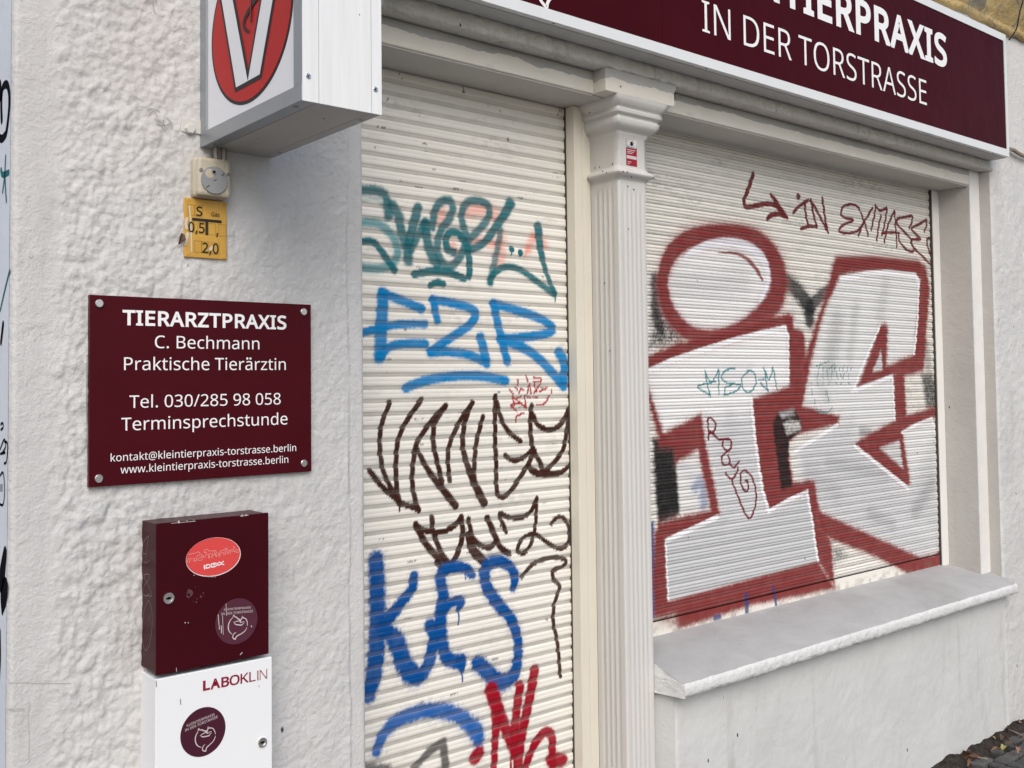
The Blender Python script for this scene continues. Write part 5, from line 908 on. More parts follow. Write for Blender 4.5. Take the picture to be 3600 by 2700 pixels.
box('guide_rail', 4.226, 4.281, .188, .25, .655, ZS-.005, MAT['rail_white'], SHW, .0015)
box('gap_strip', 4.2228, 4.2265, .1925, .25, .655, ZS-.005, MAT['gap_shade'], SHW)  # dark strip drawn in for the shaded gap between curtain and rail
SHD = empty('roller_shutter', 'narrow cream roller shutter over the door covered in teal, blue, brown and red tags', 'shutter', (1.63, YS, 0))
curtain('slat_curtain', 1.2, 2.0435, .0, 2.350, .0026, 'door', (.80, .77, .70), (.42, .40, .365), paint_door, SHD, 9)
bm = bmesh.new(); add_box(bm, 2.044, 2.0765, .1600, .26, .0, ZS-.005, .0015); add_box(bm, 2.0785, 2.0975, .1615, .26, .0, ZS-.005, .0015); add_box(bm, 2.0978, 2.1165, .166, .26, .0, ZS-.005, .0015)
link('guide_rail', bm_mesh('guide_rail', bm), MAT['rail'], SHD)
box('gap_strip', 2.0427, 2.0442, .1945, .26, .0, ZS-.005, MAT['gap_shade'], SHD)  # strip coloured for the shade and grime in the gap beside the door rail

# ================================================================== LONG FASCIA SIGN
YF = -.088
FX1 = onY(3549, 552, YF)[0]; FZ0 = onY(3549, 552, YF)[2]; PBR = onY(3541, 525, YF); PTR = onY(3525, 142, YF)
PZ0, PZ1, PXR = PBR[2], PTR[2], PBR[0]; FZ1 = PZ1+(PZ0-FZ0); FX0 = .93; PXL = FX0+.03
SEAM = onY(2332, 100, YF)[0]
FS = empty('fascia_sign', 'long maroon shop sign with white aluminium frame and white lettering above the shutters', 'sign', ((FX0+FX1)/2, YF, FZ0))
bm = bmesh.new()
add_box(bm, FX0, FX1, YF, -.005, FZ0, PZ0); add_box(bm, FX0, FX1, YF, -.005, PZ1, FZ1)
add_box(bm, FX0, PXL, YF+.0002, -.006, PZ0-.0005, PZ1+.0005); add_box(bm, PXR, FX1, YF+.0002, -.006, PZ0-.0005, PZ1+.0005)
link('frame', bm_mesh('frame', bm), MAT['frame'], FS)
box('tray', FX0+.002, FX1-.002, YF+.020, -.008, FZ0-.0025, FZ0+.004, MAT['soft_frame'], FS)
for x in np.arange(FX0+.2, FX1, .62): disc('screw', MAT['oldsteel'], FS, (x, YF+.009, FZ0), EX, (0, 1, 0), (0, 0, -1), .004, .001, n=10)
for a, b in ((PXL, SEAM-.0006), (SEAM+.0006, PXR)): box('panel', a, b, YF+.003, YF+.012, PZ0, PZ1, MAT['fascia'], FS)
r3 = region(2200, 0, .6329)
a = onY(*r3((428, 172)), YF); b = onY(*r3((1675, 584)), YF); t = onY(*r3((1672, 448)), YF); t2 = onY(*r3((440, 0)), YF)
zb = (a[2]+b[2])/2; ch = t[2]-b[2]
text_facade('lettering', 'IN DER TORSTRASSE', (a[0], YF+.0025, zb), (b[0], YF+.0025, zb), ch, YF, MAT['white_text'], FS, -.004)
b2 = onY(*r3((1788, 386)), YF); tS = onY(*r3((1690, 170)), YF); iB = onY(*r3((1690, 355)), YF); tl = onY(*r3((893, 30)), YF)
zb2 = b2[2]+.004; ch2 = tS[2]-iB[2]
text_facade('lettering', 'TIERPRAXIS', (tl[0]-.02, YF+.0025, zb2), (b2[0], YF+.0025, zb2), ch2, YF, MAT['white_text'], FS, .022)
wT = b2[0]-tl[0]+.02
text_facade('lettering', 'KLEIN', (tl[0]-.035-wT*.50, YF+.0025, zb2), (tl[0]-.035, YF+.0025, zb2), ch2, YF, MAT['white_text'], FS, .022)
# the practice's emblem: dog and cat curled into one ring (unit coordinates, ring radius ~1)
_re = region(620, 2470, .12056); _YE = -.084
EMBZ = [[(625, 840), (640, 752), (680, 795), (740, 790), (790, 820), (850, 818), (855, 850), (820, 880), (740, 920), (685, 970)], [(630, 835), (575, 930), (545, 1050), (560, 1170), (620, 1260), (720, 1305)],
        [(825, 1225), (780, 1260), (755, 1340), (775, 1395), (850, 1412), (855, 1370), (885, 1300), (960, 1230), (1060, 1130), (1120, 1020), (1125, 970)], [(1130, 910), (1110, 830), (1050, 745), (945, 735), (920, 705), (915, 760), (890, 820), (885, 880), (910, 890), (950, 860), (1020, 840)], [(720, 965), (750, 995), (830, 985), (940, 960), (965, 930), (1010, 880)]]
_tx = onY(*_re((1120, 345)), _YE)-onY(*_re((300, 700)), _YE); TILT = math.atan2(_tx[2], _tx[0])          # how far the sticker on the white box is turned
_ec = onY(*_re((835, 1060)), _YE)
EMB = []
for L in EMBZ:
    q = []
    for p in L:
        d = onY(*_re(p), _YE)-_ec; c_, s_ = math.cos(-TILT), math.sin(-TILT); q.append((d[0]*c_-d[2]*s_, d[0]*s_+d[2]*c_))
    EMB.append(q)
def emblem(name, c, k, Y, mat, parent, rot=0.0, w=.0009):
    bm = bmesh.new(); ca, sa = math.cos(rot), math.sin(rot)
    for pts in EMB:
        P = [(c[0]+k*(x*ca-z*sa), Y, c[2]+k*(x*sa+z*ca)) for x, z in pts]
        n = len(P); sm = smooth_pts(P, 5); add_ribbon(bm, sm, [w*k*.6, w*k*1.15, w*k*1.15, w*k*.5], (0, -1, 0), .0006)
    return link(name, bm_mesh(name, bm), mat, parent)
_tip = EMB[2][4]
tp = onY(1923, 24, YF); emblem('emblem', (tp[0]-4.6*_tip[0], 0, tp[2]-4.6*_tip[1]), 4.6, YF+.0025, MAT['white_text'], FS)

# ================================================================== PROJECTING LIGHT BOX
YO = -.445; f_ = 1.0
p0 = onY(1061, 351, YO); LX0, LZ0 = p0[0], p0[2]; LX1 = onY(1340, 410, YO)[0]; LZ1 = LZ0+.66; YI = -.004
LB = empty('light_box', 'white aluminium light box with a red oval and white V projecting from the plaster pier', 'sign', ((LX0+LX1)/2, -.2, LZ0))
TW = .030
bm = bmesh.new()
add_box(bm, LX0, LX0+.030, YO+.0005, YI, LZ0, LZ0+TW, .001); add_box(bm, LX0, LX0+.030, YO+.0005, YI, LZ1-TW, LZ1, .001)
add_box(bm, LX0+.0002, LX0+.030, YO+.0005, YO+TW, LZ0+TW, LZ1-TW); add_box(bm, LX0+.0002, LX0+.030, YI-TW, YI, LZ0+TW, LZ1-TW)
link('trim_frame', bm_mesh('trim_frame', bm), MAT['trim'], LB)
bm = bmesh.new()
s1, s2 = LX0+.032, LX1-.022
for a, b in ((LX0+.0004, s1-.0005), (s1+.0005, s2-.0005), (s2+.0005, LX1)): add_box(bm, a, b, YO-.0025, YO-.0004, LZ0-.001, LZ1)
link('front_sheet', bm_mesh('front_sheet', bm), MAT['sheet'], LB)
bm = bmesh.new()
for a, b in ((LX0+.0305, s2-.0005), (s2+.0005, LX1)): add_box(bm, a, b, YO+.0004, YI, LZ0, LZ0+.003)
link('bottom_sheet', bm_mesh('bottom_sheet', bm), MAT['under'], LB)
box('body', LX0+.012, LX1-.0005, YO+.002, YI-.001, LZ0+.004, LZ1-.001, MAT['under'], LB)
FXP = LX0+.005
fp = box('face_panel', FXP, FXP+.006, YO+TW-.001, YI-TW+.001, LZ0+TW-.001, LZ1-TW+.001, MAT['acrylic'], LB)
r1 = region(0, 0, .63291)
fx = lambda p: onX(*r1(p), FXP)
ob = fx((1345, 592)); ol = fx((1177, 215)); orr = fx((1631, -5)); oc_y = (ol[1]+orr[1])/2; ry = abs(ol[1]-orr[1])/2
oz = (ol[2]+orr[2])/2-ob[2]
def oval(name, k, lift, mat, par):
    pts = [(FXP-lift, oc_y+(ry+k)*math.cos(t), ob[2]+oz+(oz+k)*math.sin(t)) for t in np.linspace(0, 2*math.pi, 73)[:-1]]
    return prism(name, pts, (lift, 0, 0), mat, par)
oval('oval_outline', .0, .0006, MAT['black'], fp); oval('oval', -.0065, .0012, MAT['signred'], fp)
# the letter V, lower part as measured, arms carried on upwards
A1, A2, A3, A4 = fx((1228, 0)), fx((1312, 508)), fx((1455, 430)), fx((1530, 0)); I1, I2, I3 = fx((1308, 0)), fx((1383, 402)), fx((1452, 0))
up = lambda a, b, z: a+(a-b)*((z-a[2])/(a[2]-b[2]))
zt = ob[2]+2*oz-.05
Vp = [up(A1, A2, zt), A2, A3, up(A4, A3, zt), up(I3, I2, zt), I2, up(I1, I2, zt)]
def shrink(P, d):
    P = np.array([[q[1], q[2]] for q in P]); n = len(P); out = []
    ar = sum(P[i][0]*P[(i+1) % n][1]-P[(i+1) % n][0]*P[i][1] for i in range(n)); s = 1 if ar > 0 else -1
    for i in range(n):
        a, b, c = P[i-1], P[i], P[(i+1) % n]; e1 = (b-a)/np.linalg.norm(b-a); e2 = (c-b)/np.linalg.norm(c-b)
        n1 = s*np.array([-e1[1], e1[0]]); n2 = s*np.array([-e2[1], e2[0]]); k = 1+n1@n2
        out.append(b+(n1+n2)*d/max(k, .25))
    return out
def Vshape(name, d, lift, mat):
    q = shrink(Vp, d); L = [(FXP-lift, y, z) for y, z in q]
    bm = bmesh.new()
    a = [bm.verts.new(p) for p in L]; fc = bm.faces.new(a); bmesh.ops.triangulate(bm, faces=[fc], ngon_method='EAR_CLIP')
    return link(name, bm_mesh(name, bm), mat, fp)
Vshape('letter_outline', -.002, .0018, MAT['black']); Vshape('letter', .0065, .0024, MAT['acrylic'])
bm = bmesh.new()
P = [fx(q) for q in ((1440, -30), (1425, 2), (1396, 48), (1370, 95), (1360, 132), (1368, 164), (1386, 178))]; P = [np.array([FXP-.0026, q[1], q[2]]) for q in P]
top = P[0]; P = [top+np.array([0, .012, .16]), top+np.array([0, -.03, .11]), top+np.array([0, .03, .05])]+P
add_ribbon(bm, smooth_pts(P, 5), [.005]*6+[.0055, .0045, .0035, .003], (-1, 0, 0), .0003)
link('snake', bm_mesh('snake', bm), MAT['black'], fp)
bm = bmesh.new(); q0, q1 = fx((1402, 118)), fx((1402, -40)); add_ribbon(bm, [(FXP-.0030, q0[1], q0[2]), (FXP-.0030, q1[1], q1[2]+.2)], .0036, (-1, 0, 0), .0003); link('rod_outline', bm_mesh('rod_outline', bm), MAT['black'], fp)
bm = bmesh.new(); add_ribbon(bm, [(FXP-.0034, q0[1], q0[2]+.003), (FXP-.0034, q1[1], q1[2]+.2)], .0014, (-1, 0, 0), .0003); link('rod', bm_mesh('rod', bm), MAT['signred'], fp)
for q in ((1713, 422), (2086, 496)):
    s_ = disc('screw', MAT['steel'], LB, onY(*r1(q), YO-.0025), EX, EZ, NY, .0052, .0016, .0008, 16)
    c = onY(*r1(q), YO-.0044); bm = bmesh.new()
    for ang in (.5, .5+math.pi/2):
        d = np.array([math.cos(ang), 0, math.sin(ang)])*.003; add_ribbon(bm, [c-d, c+d], .0007, (0, -1, 0), .0002)
    link('slot', bm_mesh('slot', bm), MAT['black'], s_)
for x, y in ((LX0+.012, -.40), (LX0+.012, -.05), (LX1-.010, -.39), (LX1-.010, -.06), (LX0+.09, -.36), (LX0+.06, -.15)): disc('rivet', MAT['oldsteel'], LB, (x, y, LZ0), EX, (0, 1, 0), (0, 0, -1), .004 if x < LX0+.05 or x > LX1-.05 else .0018, .001, n=12)
# wall bracket
c0 = onY(*r1((1005, 655)), -.004); c1 = onY(*r1((1115, 748)), -.004)
br = box('bracket', c0[0], LX0+.006, -.007, .004, c1[2], c0[2], MAT['pillar'], LB, .001)
c = onY(*r1((1055, 718)), -.007); bm = bmesh.new(); add_disc(bm, c, EX, EZ, NY, .011, .007, .002, 6); link('bolt', bm_mesh('bolt', bm), MAT['pillar'], br)
bm = bmesh.new(); add_tube(bm, smooth_pts([(LX0+.025, -.03, LZ0+.01), (LX0+.024, -.028, LZ0-.02), (LX0+.032, -.028, LZ0-.05)], 4), .0045); add_tube(bm, [(LX0+.041, -.028, LZ0+.01), (LX0+.041, -.028, LZ0-.05)], .007)
link('cable', bm_mesh('cable', bm), MAT['oldsteel'], LB)

# ================================================================== SWITCH AND GAS PLATE
r4 = region(640, 480, .2774)
YW = -.040
a = onY(*r4((200, 240)), YW); b = onY(*r4((622, 785)), YW); bl_ = onY(*r4((200, 735)), YW)
SX0, SX1, SZ0, SZ1 = a[0], b[0], bl_[2], a[2]
SW = empty('timer_switch', 'yellowed plastic timer switch with a round grey disc under the light box', 'switch', ((SX0+SX1)/2, 0, SZ0))
box('base_box', SX0-.001, SX1+.001, -.024, .004, SZ0-.001, SZ1+.001, MAT['switch'], SW, .006)
cv = box('cover', SX0, SX1, YW, -.025, SZ0, SZ1, MAT['switch'], SW, .007)
bm = bmesh.new()
for t in (.25, .78): add_box(bm, SX0+(SX1-SX0)*t-.0006, SX0+(SX1-SX0)*t+.0006, YW-.0008, YW+.001, SZ0+.003, SZ1-.003)
link('ridge', bm_mesh('ridge', bm), MAT['switch'], cv)
cc = onY(*r4((415, 552)), YW-.003); cr = (SX1-SX0)*.40
bm = bmesh.new(); add_disc(bm, (cc[0], YW+.001, cc[2]), EX, EZ, NY, cr, .0045, .0008, 40); dk = link('disc', bm_mesh('disc', bm), MAT['switchgrey'], SW)
hc = onY(*r4((352, 468)), YW-.004)
bm = bmesh.new(); add_disc(bm, (hc[0], YW-.0032, hc[2]), EX, EZ, NY, cr*.335, .0008, n=24); link('lock_window', bm_mesh('lock_window', bm), MAT['switch'], dk)
bm = bmesh.new(); add_disc(bm, (hc[0]+.008, YW-.0038, hc[2]+.004), EX, EZ, NY, .0052, .0012, n=16); lk = link('lock', bm_mesh('lock', bm), MAT['steel'], dk)
bm = bmesh.new(); add_disc(bm, (hc[0]+.009, YW-.0048, hc[2]+.004), EX, EZ, NY, .0032, .0006, n=12)
for u, v in (((404, 562), (434, 545)), ((506, 494), (535, 470)), ((312, 645), (344, 618))):
    p, q = onY(*r4(u), YW-.0035), onY(*r4(v), YW-.0035); add_ribbon(bm, [(p[0], YW-.0036, p[2]), (q[0], YW-.0036, q[2])], .0008, (0, -1, 0), .0003)
link('mark', bm_mesh('mark', bm), MAT['black'], dk)
for q in ((242, 422), (585, 480)):
    c = onY(*r4(q), YW); disc('screw', MAT['oldsteel'], SW, (c[0], YW+.001, c[2]), EX, EZ, NY, .0042, .0022, .0006, 12)

YG = -.009
cs = [onY(*r4(q), YG) for q in ((32, 768), (572, 832), (566, 1565), (28, 1520))]
GX0, GX1 = (cs[0][0]+cs[3][0])/2, (cs[1][0]+cs[2][0])/2; GZ1, GZ0 = (cs[0][2]+cs[1][2])/2, (cs[2][2]+cs[3][2])/2
GS = empty('gas_sign', 'worn yellow gas marker plate with black figures below the timer switch', 'sign', ((GX0+GX1)/2, 0, GZ0))
gp = box('plate', GX0, GX1, YG, -.003, GZ0, GZ1, MAT['yellow'], GS, .0015)
def gtext(body, l, r, base, top, parent, off=.006):
    a, b = onY(*r4((l, base)), YG), onY(*r4((r, base)), YG); t = onY(*r4(((l+r)/2, top)), YG); m = onY(*r4(((l+r)/2, base)), YG)
    text_facade('figure', body, (a[0], YG, m[2]), (b[0], YG, m[2]), t[2]-m[2], YG, MAT['gasblack'], parent, off+.006)
gtext('S', 178, 255, 1008, 888, gp); gtext('Gas', 370, 473, 1016, 962, gp); gtext('0,5', 78, 285, 1218, 1088, gp); gtext(',', 432, 455, 1255, 1120, gp, .02); gtext('2,0', 255, 462, 1482, 1350, gp)
bm = bmesh.new()
p, q = onY(*r4((128, 1042)), YG), onY(*r4((500, 1086)), YG); zm = (p[2]+q[2])/2; hw = .0029
add_box(bm, p[0], q[0], YG-.0007, YG+.001, zm-hw, zm+hw); p, q = onY(*r4((313, 1070)), YG), onY(*r4((313, 1250)), YG); add_box(bm, p[0]-.0028, p[0]+.0028, YG-.0006, YG+.001, q[2], zm-hw-.0001)
link('figure', bm_mesh('figure', bm), MAT['gasblack'], gp)
bm = bmesh.new()
for l, r, t_, b_ in ((75, 155, 860, 1000), (165, 262, 868, 1022), (335, 425, 1100, 1250), (465, 556, 1112, 1268), (155, 247, 1320, 1470), (250, 340, 1330, 1482), (378, 470, 1345, 1498), (75, 155, 1068, 1215), (200, 290, 1080, 1235)):
    p, q = onY(*r4((l, t_)), YG), onY(*r4((r, b_)), YG)
    w = .0005
    for a_ in ([(p[0], p[2]), (q[0], p[2])], [(q[0], p[2]), (q[0], q[2])], [(q[0], q[2]), (p[0], q[2])], [(p[0], q[2]), (p[0], p[2])]): add_ribbon(bm, [(x, YG, z) for x, z in a_], w, (0, -1, 0), .0003)
link('slot_frame', bm_mesh('slot_frame', bm), plain('dark_ochre_relief', (.33, .19, .03), .5), gp)
for q in ((88, 800), (542, 865), (78, 1478), (535, 1525)):
    c = onY(*r4(q), YG); disc('rivet', MAT['yellow'], gp, (c[0], YG+.0005, c[2]), EX, EZ, NY, .0042, .0012, .0006, 14)
bm = bmesh.new()
for pts, w in (([(90, 880), (110, 1100), (120, 1460)], .0014), ([(60, 1040), (48, 1110), (60, 1160)], .003), ([(70, 1230), (55, 1290), (40, 1360)], .0035), ([(355, 1430), (385, 1400)], .003)):
    add_ribbon(bm, smooth_pts([onY(*r4(q), YG-.0003) for q in pts], 4), w, (0, -1, 0), .0003)
link('bare_patch', bm_mesh('bare_patch', bm), plain('bare_plate_patch', (.60, .55, .45), .5), gp)

# ================================================================== NAME PLATE
YP = -.014
rP = region(0, 900, .54250)
cs = [onY(*q, YP) for q in ((316, 1036), (1093, 1071), (1094, 1655), (315, 1716))]
NX0, NX1 = cs[0][0], cs[1][0]; NZ1, NZ0 = (cs[0][2]+cs[1][2])/2, (cs[2][2]+cs[3][2])/2
NP = empty('name_plate', 'maroon name plate with white lettering screwed to the plaster left of the door', 'sign', ((NX0+NX1)/2, 0, NZ0))
bd = box('board', NX0, NX1, YP, -.002, NZ0, NZ1, MAT['maroon'], NP, .0008)
def ptext(body, l, r, bl, br, capl, off=0.0):
    a, b = onY(*rP((l, bl)), YP), onY(*rP((r, br)), YP); t = onY(*rP((l, capl)), YP); z = (a[2]+b[2])/2
    text_facade('lettering', body, (a[0], YP, z), (b[0], YP, z), t[2]-a[2], YP, MAT['white_text'], bd, off)
ptext('TIERARZTPRAXIS', 793, 1855, 452, 474, 352, .020)
ptext('C. Bechmann', 1003, 1680, 598, 604, 517)
ptext('Praktische Tierärztin', 803, 1851, 740, 738, 657)
ptext('Tel. 030/285 98 058', 838, 1818, 984, 962, 903)
ptext('Terminsprechstunde', 785, 1862, 1133, 1090, 1050)
ptext('kontakt@kleintierpraxis-torstrasse.berlin', 716, 1918, 1334, 1262, 1284)
ptext('www.kleintierpraxis-torstrasse.berlin', 780, 1867, 1412, 1338, 1362)
for q in ((646, 307), (1971, 361), (643, 1442), (1973, 1343)):
    c = onY(*rP(q), YP-.004); bm = bmesh.new(); add_disc(bm, (c[0], YP+.001, c[2]), EX, EZ, NY, .0078, .0055, .0012, 24); link('screw_cap', bm_mesh('screw_cap', bm, False), MAT['steel'], NP)

# ================================================================== MAROON KEY BOX AND WHITE LAB BOX
rK = region(0, 1700, .60271)
YK = -.084
a = onY(*rK((908, 232)), YK); b = onY(*rK((1569, 172)), YK); c = onY(*rK((912, 1120)), YK); d = onY(*rK((1567, 995)), YK)
KX0, KX1, KZ1, KZ0 = (a[0]+c[0])/2, (b[0]+d[0])/2, (a[2]+b[2])/2, (c[2]+d[2])/2
KB = empty('key_box', 'maroon enamel key box with a coral oval sticker mounted below the name plate', 'box', ((KX0+KX1)/2, 0, KZ0))
bodyk = box('body', KX0+.0015, KX1-.0015, YK+.008, .006, KZ0+.0015, KZ1-.0015, MAT['keybox'], KB, .0015)
door = box('door', KX0, KX1, YK, YK+.0068, KZ0, KZ1, MAT['keybox'], KB, .0016)
def lock(c, Y, par, r=.0105):
    bm = bmesh.new(); add_ring(bm, (c[0], Y+.001, c[2]), EX, EZ, NY, r*.72, r, .0045); add_disc(bm, (c[0], Y+.001, c[2]), EX, EZ, NY, r*.74, .003, n=24)
    o = link('lock', bm_mesh('lock', bm), MAT['steel'], par)
    bm = bmesh.new(); add_ribbon(bm, [(c[0]-r*.35, Y-.0024, c[2]-.0005), (c[0]+r*.35, Y-.0024, c[2]+.0005)], r*.16, (0, -1, 0), .0003); add_disc(bm, (c[0], Y-.0023, c[2]), EX, EZ, NY, r*.25, .0004, n=12)
    link('keyhole', bm_mesh('keyhole', bm), MAT['black'], o)
lock(onY(*rK((982, 668)), YK), YK, door)
def disc_sticker(name, c, rx, rz, Y, mat, par, label=None, n=56):
    pts = [(c[0]+rx*math.cos(t), Y, c[2]+rz*math.sin(t)) for t in np.linspace(0, 2*math.pi, n+1)[:-1]]
    return prism(name, pts, (0, -.0005, 0), mat, par, label)
c = onY(*rK((1245, 426)), YK)
disc_sticker('sticker_edge', (c[0]+.0006, 0, c[2]-.0008), .0562, .0378, YK+.0001, MAT['white_text'], door)
so = disc_sticker('sticker', c, .0553, .0368, YK-.0004, MAT['coral'], door, 'coral red oval sticker with animals')
# animals in thin outline: cow, cat, horse, dog, small cat
def outline(L, w=.00055):
    for pts in L: add_ribbon(bm, [onY(*rK(q), YK-.0010) for q in pts], w, (0, -1, 0), .0002)
bm = bmesh.new()
rI = region(640, 1880, .09946)
for pts in ([(235, 700), (400, 660), (500, 640), (530, 615), (580, 600), (610, 630), (650, 690), (625, 720), (550, 725), (500, 800), (510, 935)], [(415, 940), (425, 830), (285, 850), (215, 845), (180, 990)], [(240, 985), (265, 965), (285, 870)], [(425, 950), (445, 850), (470, 940)],
            [(560, 890), (570, 840), (640, 800), (690, 790), (710, 760), (680, 715), (720, 720), (740, 760), (770, 780), (740, 800), (700, 850), (735, 880), (600, 910), (560, 890)],
            [(780, 635), (790, 540), (850, 515), (910, 525), (970, 575), (1060, 570), (1130, 560), (1190, 560), (1220, 660)], [(790, 640), (850, 600), (870, 650), (870, 700), (820, 720), (800, 810)], [(920, 690), (945, 830), (975, 830), (960, 670), (1060, 650), (1080, 700), (1030, 800)], [(1130, 570), (1150, 680), (1210, 780), (1230, 770), (1170, 660)], [(1150, 660), (1110, 720), (1045, 805)],
            [(1260, 700), (1310, 620), (1380, 570), (1470, 545), (1520, 490), (1550, 470), (1610, 480), (1590, 510), (1540, 530), (1520, 600), (1540, 710)], [(1290, 760), (1300, 700), (1370, 640), (1480, 640), (1480, 720)], [(1310, 760), (1350, 740), (1340, 690)],
            [(1580, 580), (1820, 510), (1850, 460), (1830, 420), (1800, 430)], [(1820, 510), (1870, 655), (1840, 590), (1770, 600), (1700, 600), (1690, 680)], [(1580, 580), (1590, 610), (1640, 690), (1650, 610), (1700, 600)], [(2010, 530), (1910, 545), (1890, 575), (1910, 630), (2010, 605)]):
    add_ribbon(bm, [onY(*rI(q), YK-.0010) for q in pts], .00048, (0, -1, 0), .0002)
link('animal_outline', bm_mesh('animal_outline', bm), MAT['salmon_line'], so)
def ktext(name, body, l, r, bl, br, top, Y, mat, par, off=0.0, shear=0.0):
    a, b = onY(*rK((l, bl)), Y), onY(*rK((r, br)), Y); t = onY(*rK((l, top)), Y)
    me, co = text_mesh(body, off, 1.0, shear); lo, hi = capheight(off); L = np.linalg.norm(b-a); U = (b-a)/L; V = np.array([-U[2], 0, U[0]]); sy = (t[2]-a[2])/(hi-lo)
    put_text(me, co, a, U, V, NY, 0, L, sy, -lo*sy, .0005); return link(name, me, mat, par)
bm = bmesh.new()
for pts, w in (([(788, 1085), (795, 1205)], 22), ([(848, 1112), (848, 1072), (955, 1050), (985, 1078)], 19), ([(852, 1150), (855, 1182), (965, 1160), (992, 1120)], 19), ([(1035, 1072), (1035, 1032), (1160, 1005)], 19), ([(1095, 1074), (1175, 1056)], 14), ([(1037, 1110), (1040, 1148), (1165, 1122)], 19), ([(1190, 998), (1245, 1036), (1310, 964), (1390, 1000), (1462, 940)], 17), ([(1190, 1108), (1258, 1060), (1300, 1078), (1375, 1032), (1475, 1050)], 17)):
    add_ribbon(bm, [onY(*rI(q), YK-.0010) for q in pts], w*.09946*.00058, (0, -1, 0), .0002)
link('lettering', bm_mesh('lettering', bm), MAT['white_text'], so)
c = onY(*rK((1380, 803)), YK)
so2 = disc_sticker('sticker', c, .0445, .0450, YK-.0001, MAT['plum'], door, 'scratched round plum sticker with dog and cat emblem')
ktext('lettering', 'KLEINTIERPRAXIS', 1306, 1462, 741, 728, 729, YK-.0006, MAT['cream_print'], so2); ktext('lettering', 'IN DER TORSTRASSE', 1290, 1475, 768, 750, 754, YK-.0006, MAT['cream_print'], so2)
e0 = onY(*rK((1383, 838)), YK); emblem('emblem', e0, 1.0, YK-.0006, MAT['cream_print'], so2, -.05)
for pts, w in (([(1272, 765), (1280, 850)], .0007), ([(1318, 700), (1322, 770)], .0005), ([(1298, 770), (1302, 880)], .0005), ([(1290, 830), (1292, 870)], .0008), ([(1466, 830), (1468, 836)], .001)):
    bm = bmesh.new(); add_ribbon(bm, [onY(*rK(q), YK-.001) for q in pts], w, (0, -1, 0), .0002); link('scratch', bm_mesh('scratch', bm), MAT['scratchpale'], so2)
rs = random.Random(9)
bm = bmesh.new()
def blob(cx, cy, rr, n=9):
    pts = [onY(*rK((cx+rr*rs.uniform(.55, 1)*math.cos(t), cy+rr*rs.uniform(.6, 1.3)*math.sin(t))), YK-.0004) for t in np.linspace(0, 2*math.pi, n+1)[:-1]]
    bm.faces.new([bm.verts.new(p) for p in pts])
for x, y, r_ in ((1108, 636, 26), (1098, 655, 14), (1138, 604, 4), (1185, 640, 6), (1172, 660, 8), (1145, 692, 7), (1150, 672, 5), (1190, 655, 3), (1160, 600, 3), (1128, 690, 3)): blob(x, y, r_)
link('residue', bm_mesh('residue', bm), plain('glue_residue', (.10, .040, .045), .4), door)
for x, y, r_ in ((1080, 812, 4), (1098, 811, 4), (1218, 543, 4), (1238, 545, 3), (1256, 545, 3), (1132, 535, 3), (1042, 224, 8), (1130, 212, 3), (1090, 216, 4), (1412, 186, 7), (1436, 184, 6)):
    bm = bmesh.new(); blob(x, y, r_, 6); link('chip', bm_mesh('chip', bm), MAT['scratchpale'], door)
def line(name, pts, w, mat, par, plane, N):
    bm = bmesh.new(); P = [plane(q) for q in pts]; add_ribbon(bm, smooth_pts(P, 4) if len(P) > 2 else P, w, N, .0003); link(name, bm_mesh(name, bm), mat, par)
for pts, w in (([(1402, 998), (1412, 985)], .0008), ([(1028, 1075), (1030, 1098)], .0005), ([(1000, 232), (1140, 219)], .0004), ([(1400, 190), (1450, 184)], .0005)): line('scratch', pts, w, MAT['scratchpale'], door, lambda q: onY(*rK(q), YK-.0003), (0, -1, 0))
for pts in ([(868, 305), (845, 330), (832, 370), (838, 410), (855, 405)], [(868, 310), (858, 370), (848, 470)], [(838, 455), (858, 462), (868, 445)], [(842, 530), (870, 530), (868, 560), (845, 590), (832, 640), (860, 655), (888, 650), (868, 600), (848, 560), (842, 530)], [(850, 660), (875, 640)],
            [(868, 680), (842, 740), (832, 850), (838, 950), (855, 972), (875, 930), (888, 830), (886, 740), (870, 680)], [(872, 760), (870, 800)]): line('scratch', pts, .0006, MAT['scratch'], bodyk, lambda q: onX(*rK(q), KX0+.0012), (-1, 0, 0))

a = onY(*rK((907, 1137)), YK); b = onY(*rK((1587, 1017)), YK)
LX0_, LX1_, WZ1 = a[0], b[0], (a[2]+b[2])/2; WZ0 = WZ1-.42
WB = empty('lab_box', 'white enamel sample box with crimson lettering mounted directly under the maroon key box', 'box', ((LX0_+LX1_)/2, 0, WZ0))
box('body', LX0_+.0015, LX1_-.0015, YK+.007, .006, WZ0, WZ1-.001, MAT['whitebox'], WB, .0015)
wd = box('door', LX0_, LX1_, YK, YK+.006, WZ0, WZ1, MAT['whitebox'], WB, .0016)
# lettering whose strokes thin out from left to right
a = onY(*rK((1183, 1210)), YK); b = onY(*rK((1557, 1137)), YK); t = onY(*rK((1183, 1153)), YK); t2 = onY(*rK((1557, 1078)), YK)
ch = (t[2]-a[2]+t2[2]-b[2])/2
edges = [1183, 1226, 1278, 1322, 1376, 1432, 1466, 1502, 1516, 1557]
word = 'LABOKLIN'; ed = [(1183, 1224), (1226, 1284), (1290, 1336), (1338, 1397), (1402, 1450), (1453, 1490), (1500, 1506), (1514, 1557)]
for chx, (l, r), off in zip('LABOKLlN', ed, (.030, .024, .018, .012, .006, 0, -.006, -.010)):
    p, q = onY(*rK((l, 1210-(l-1183)*.195)), YK), onY(*rK((r, 1210-(r-1183)*.195)), YK)
    text_facade('letter', chx, (p[0], YK, (p[2]+q[2])/2), (q[0], YK, (p[2]+q[2])/2), ch*(.94 if chx == 'l' else 1), YK, MAT['maroon_print'], wd, off)
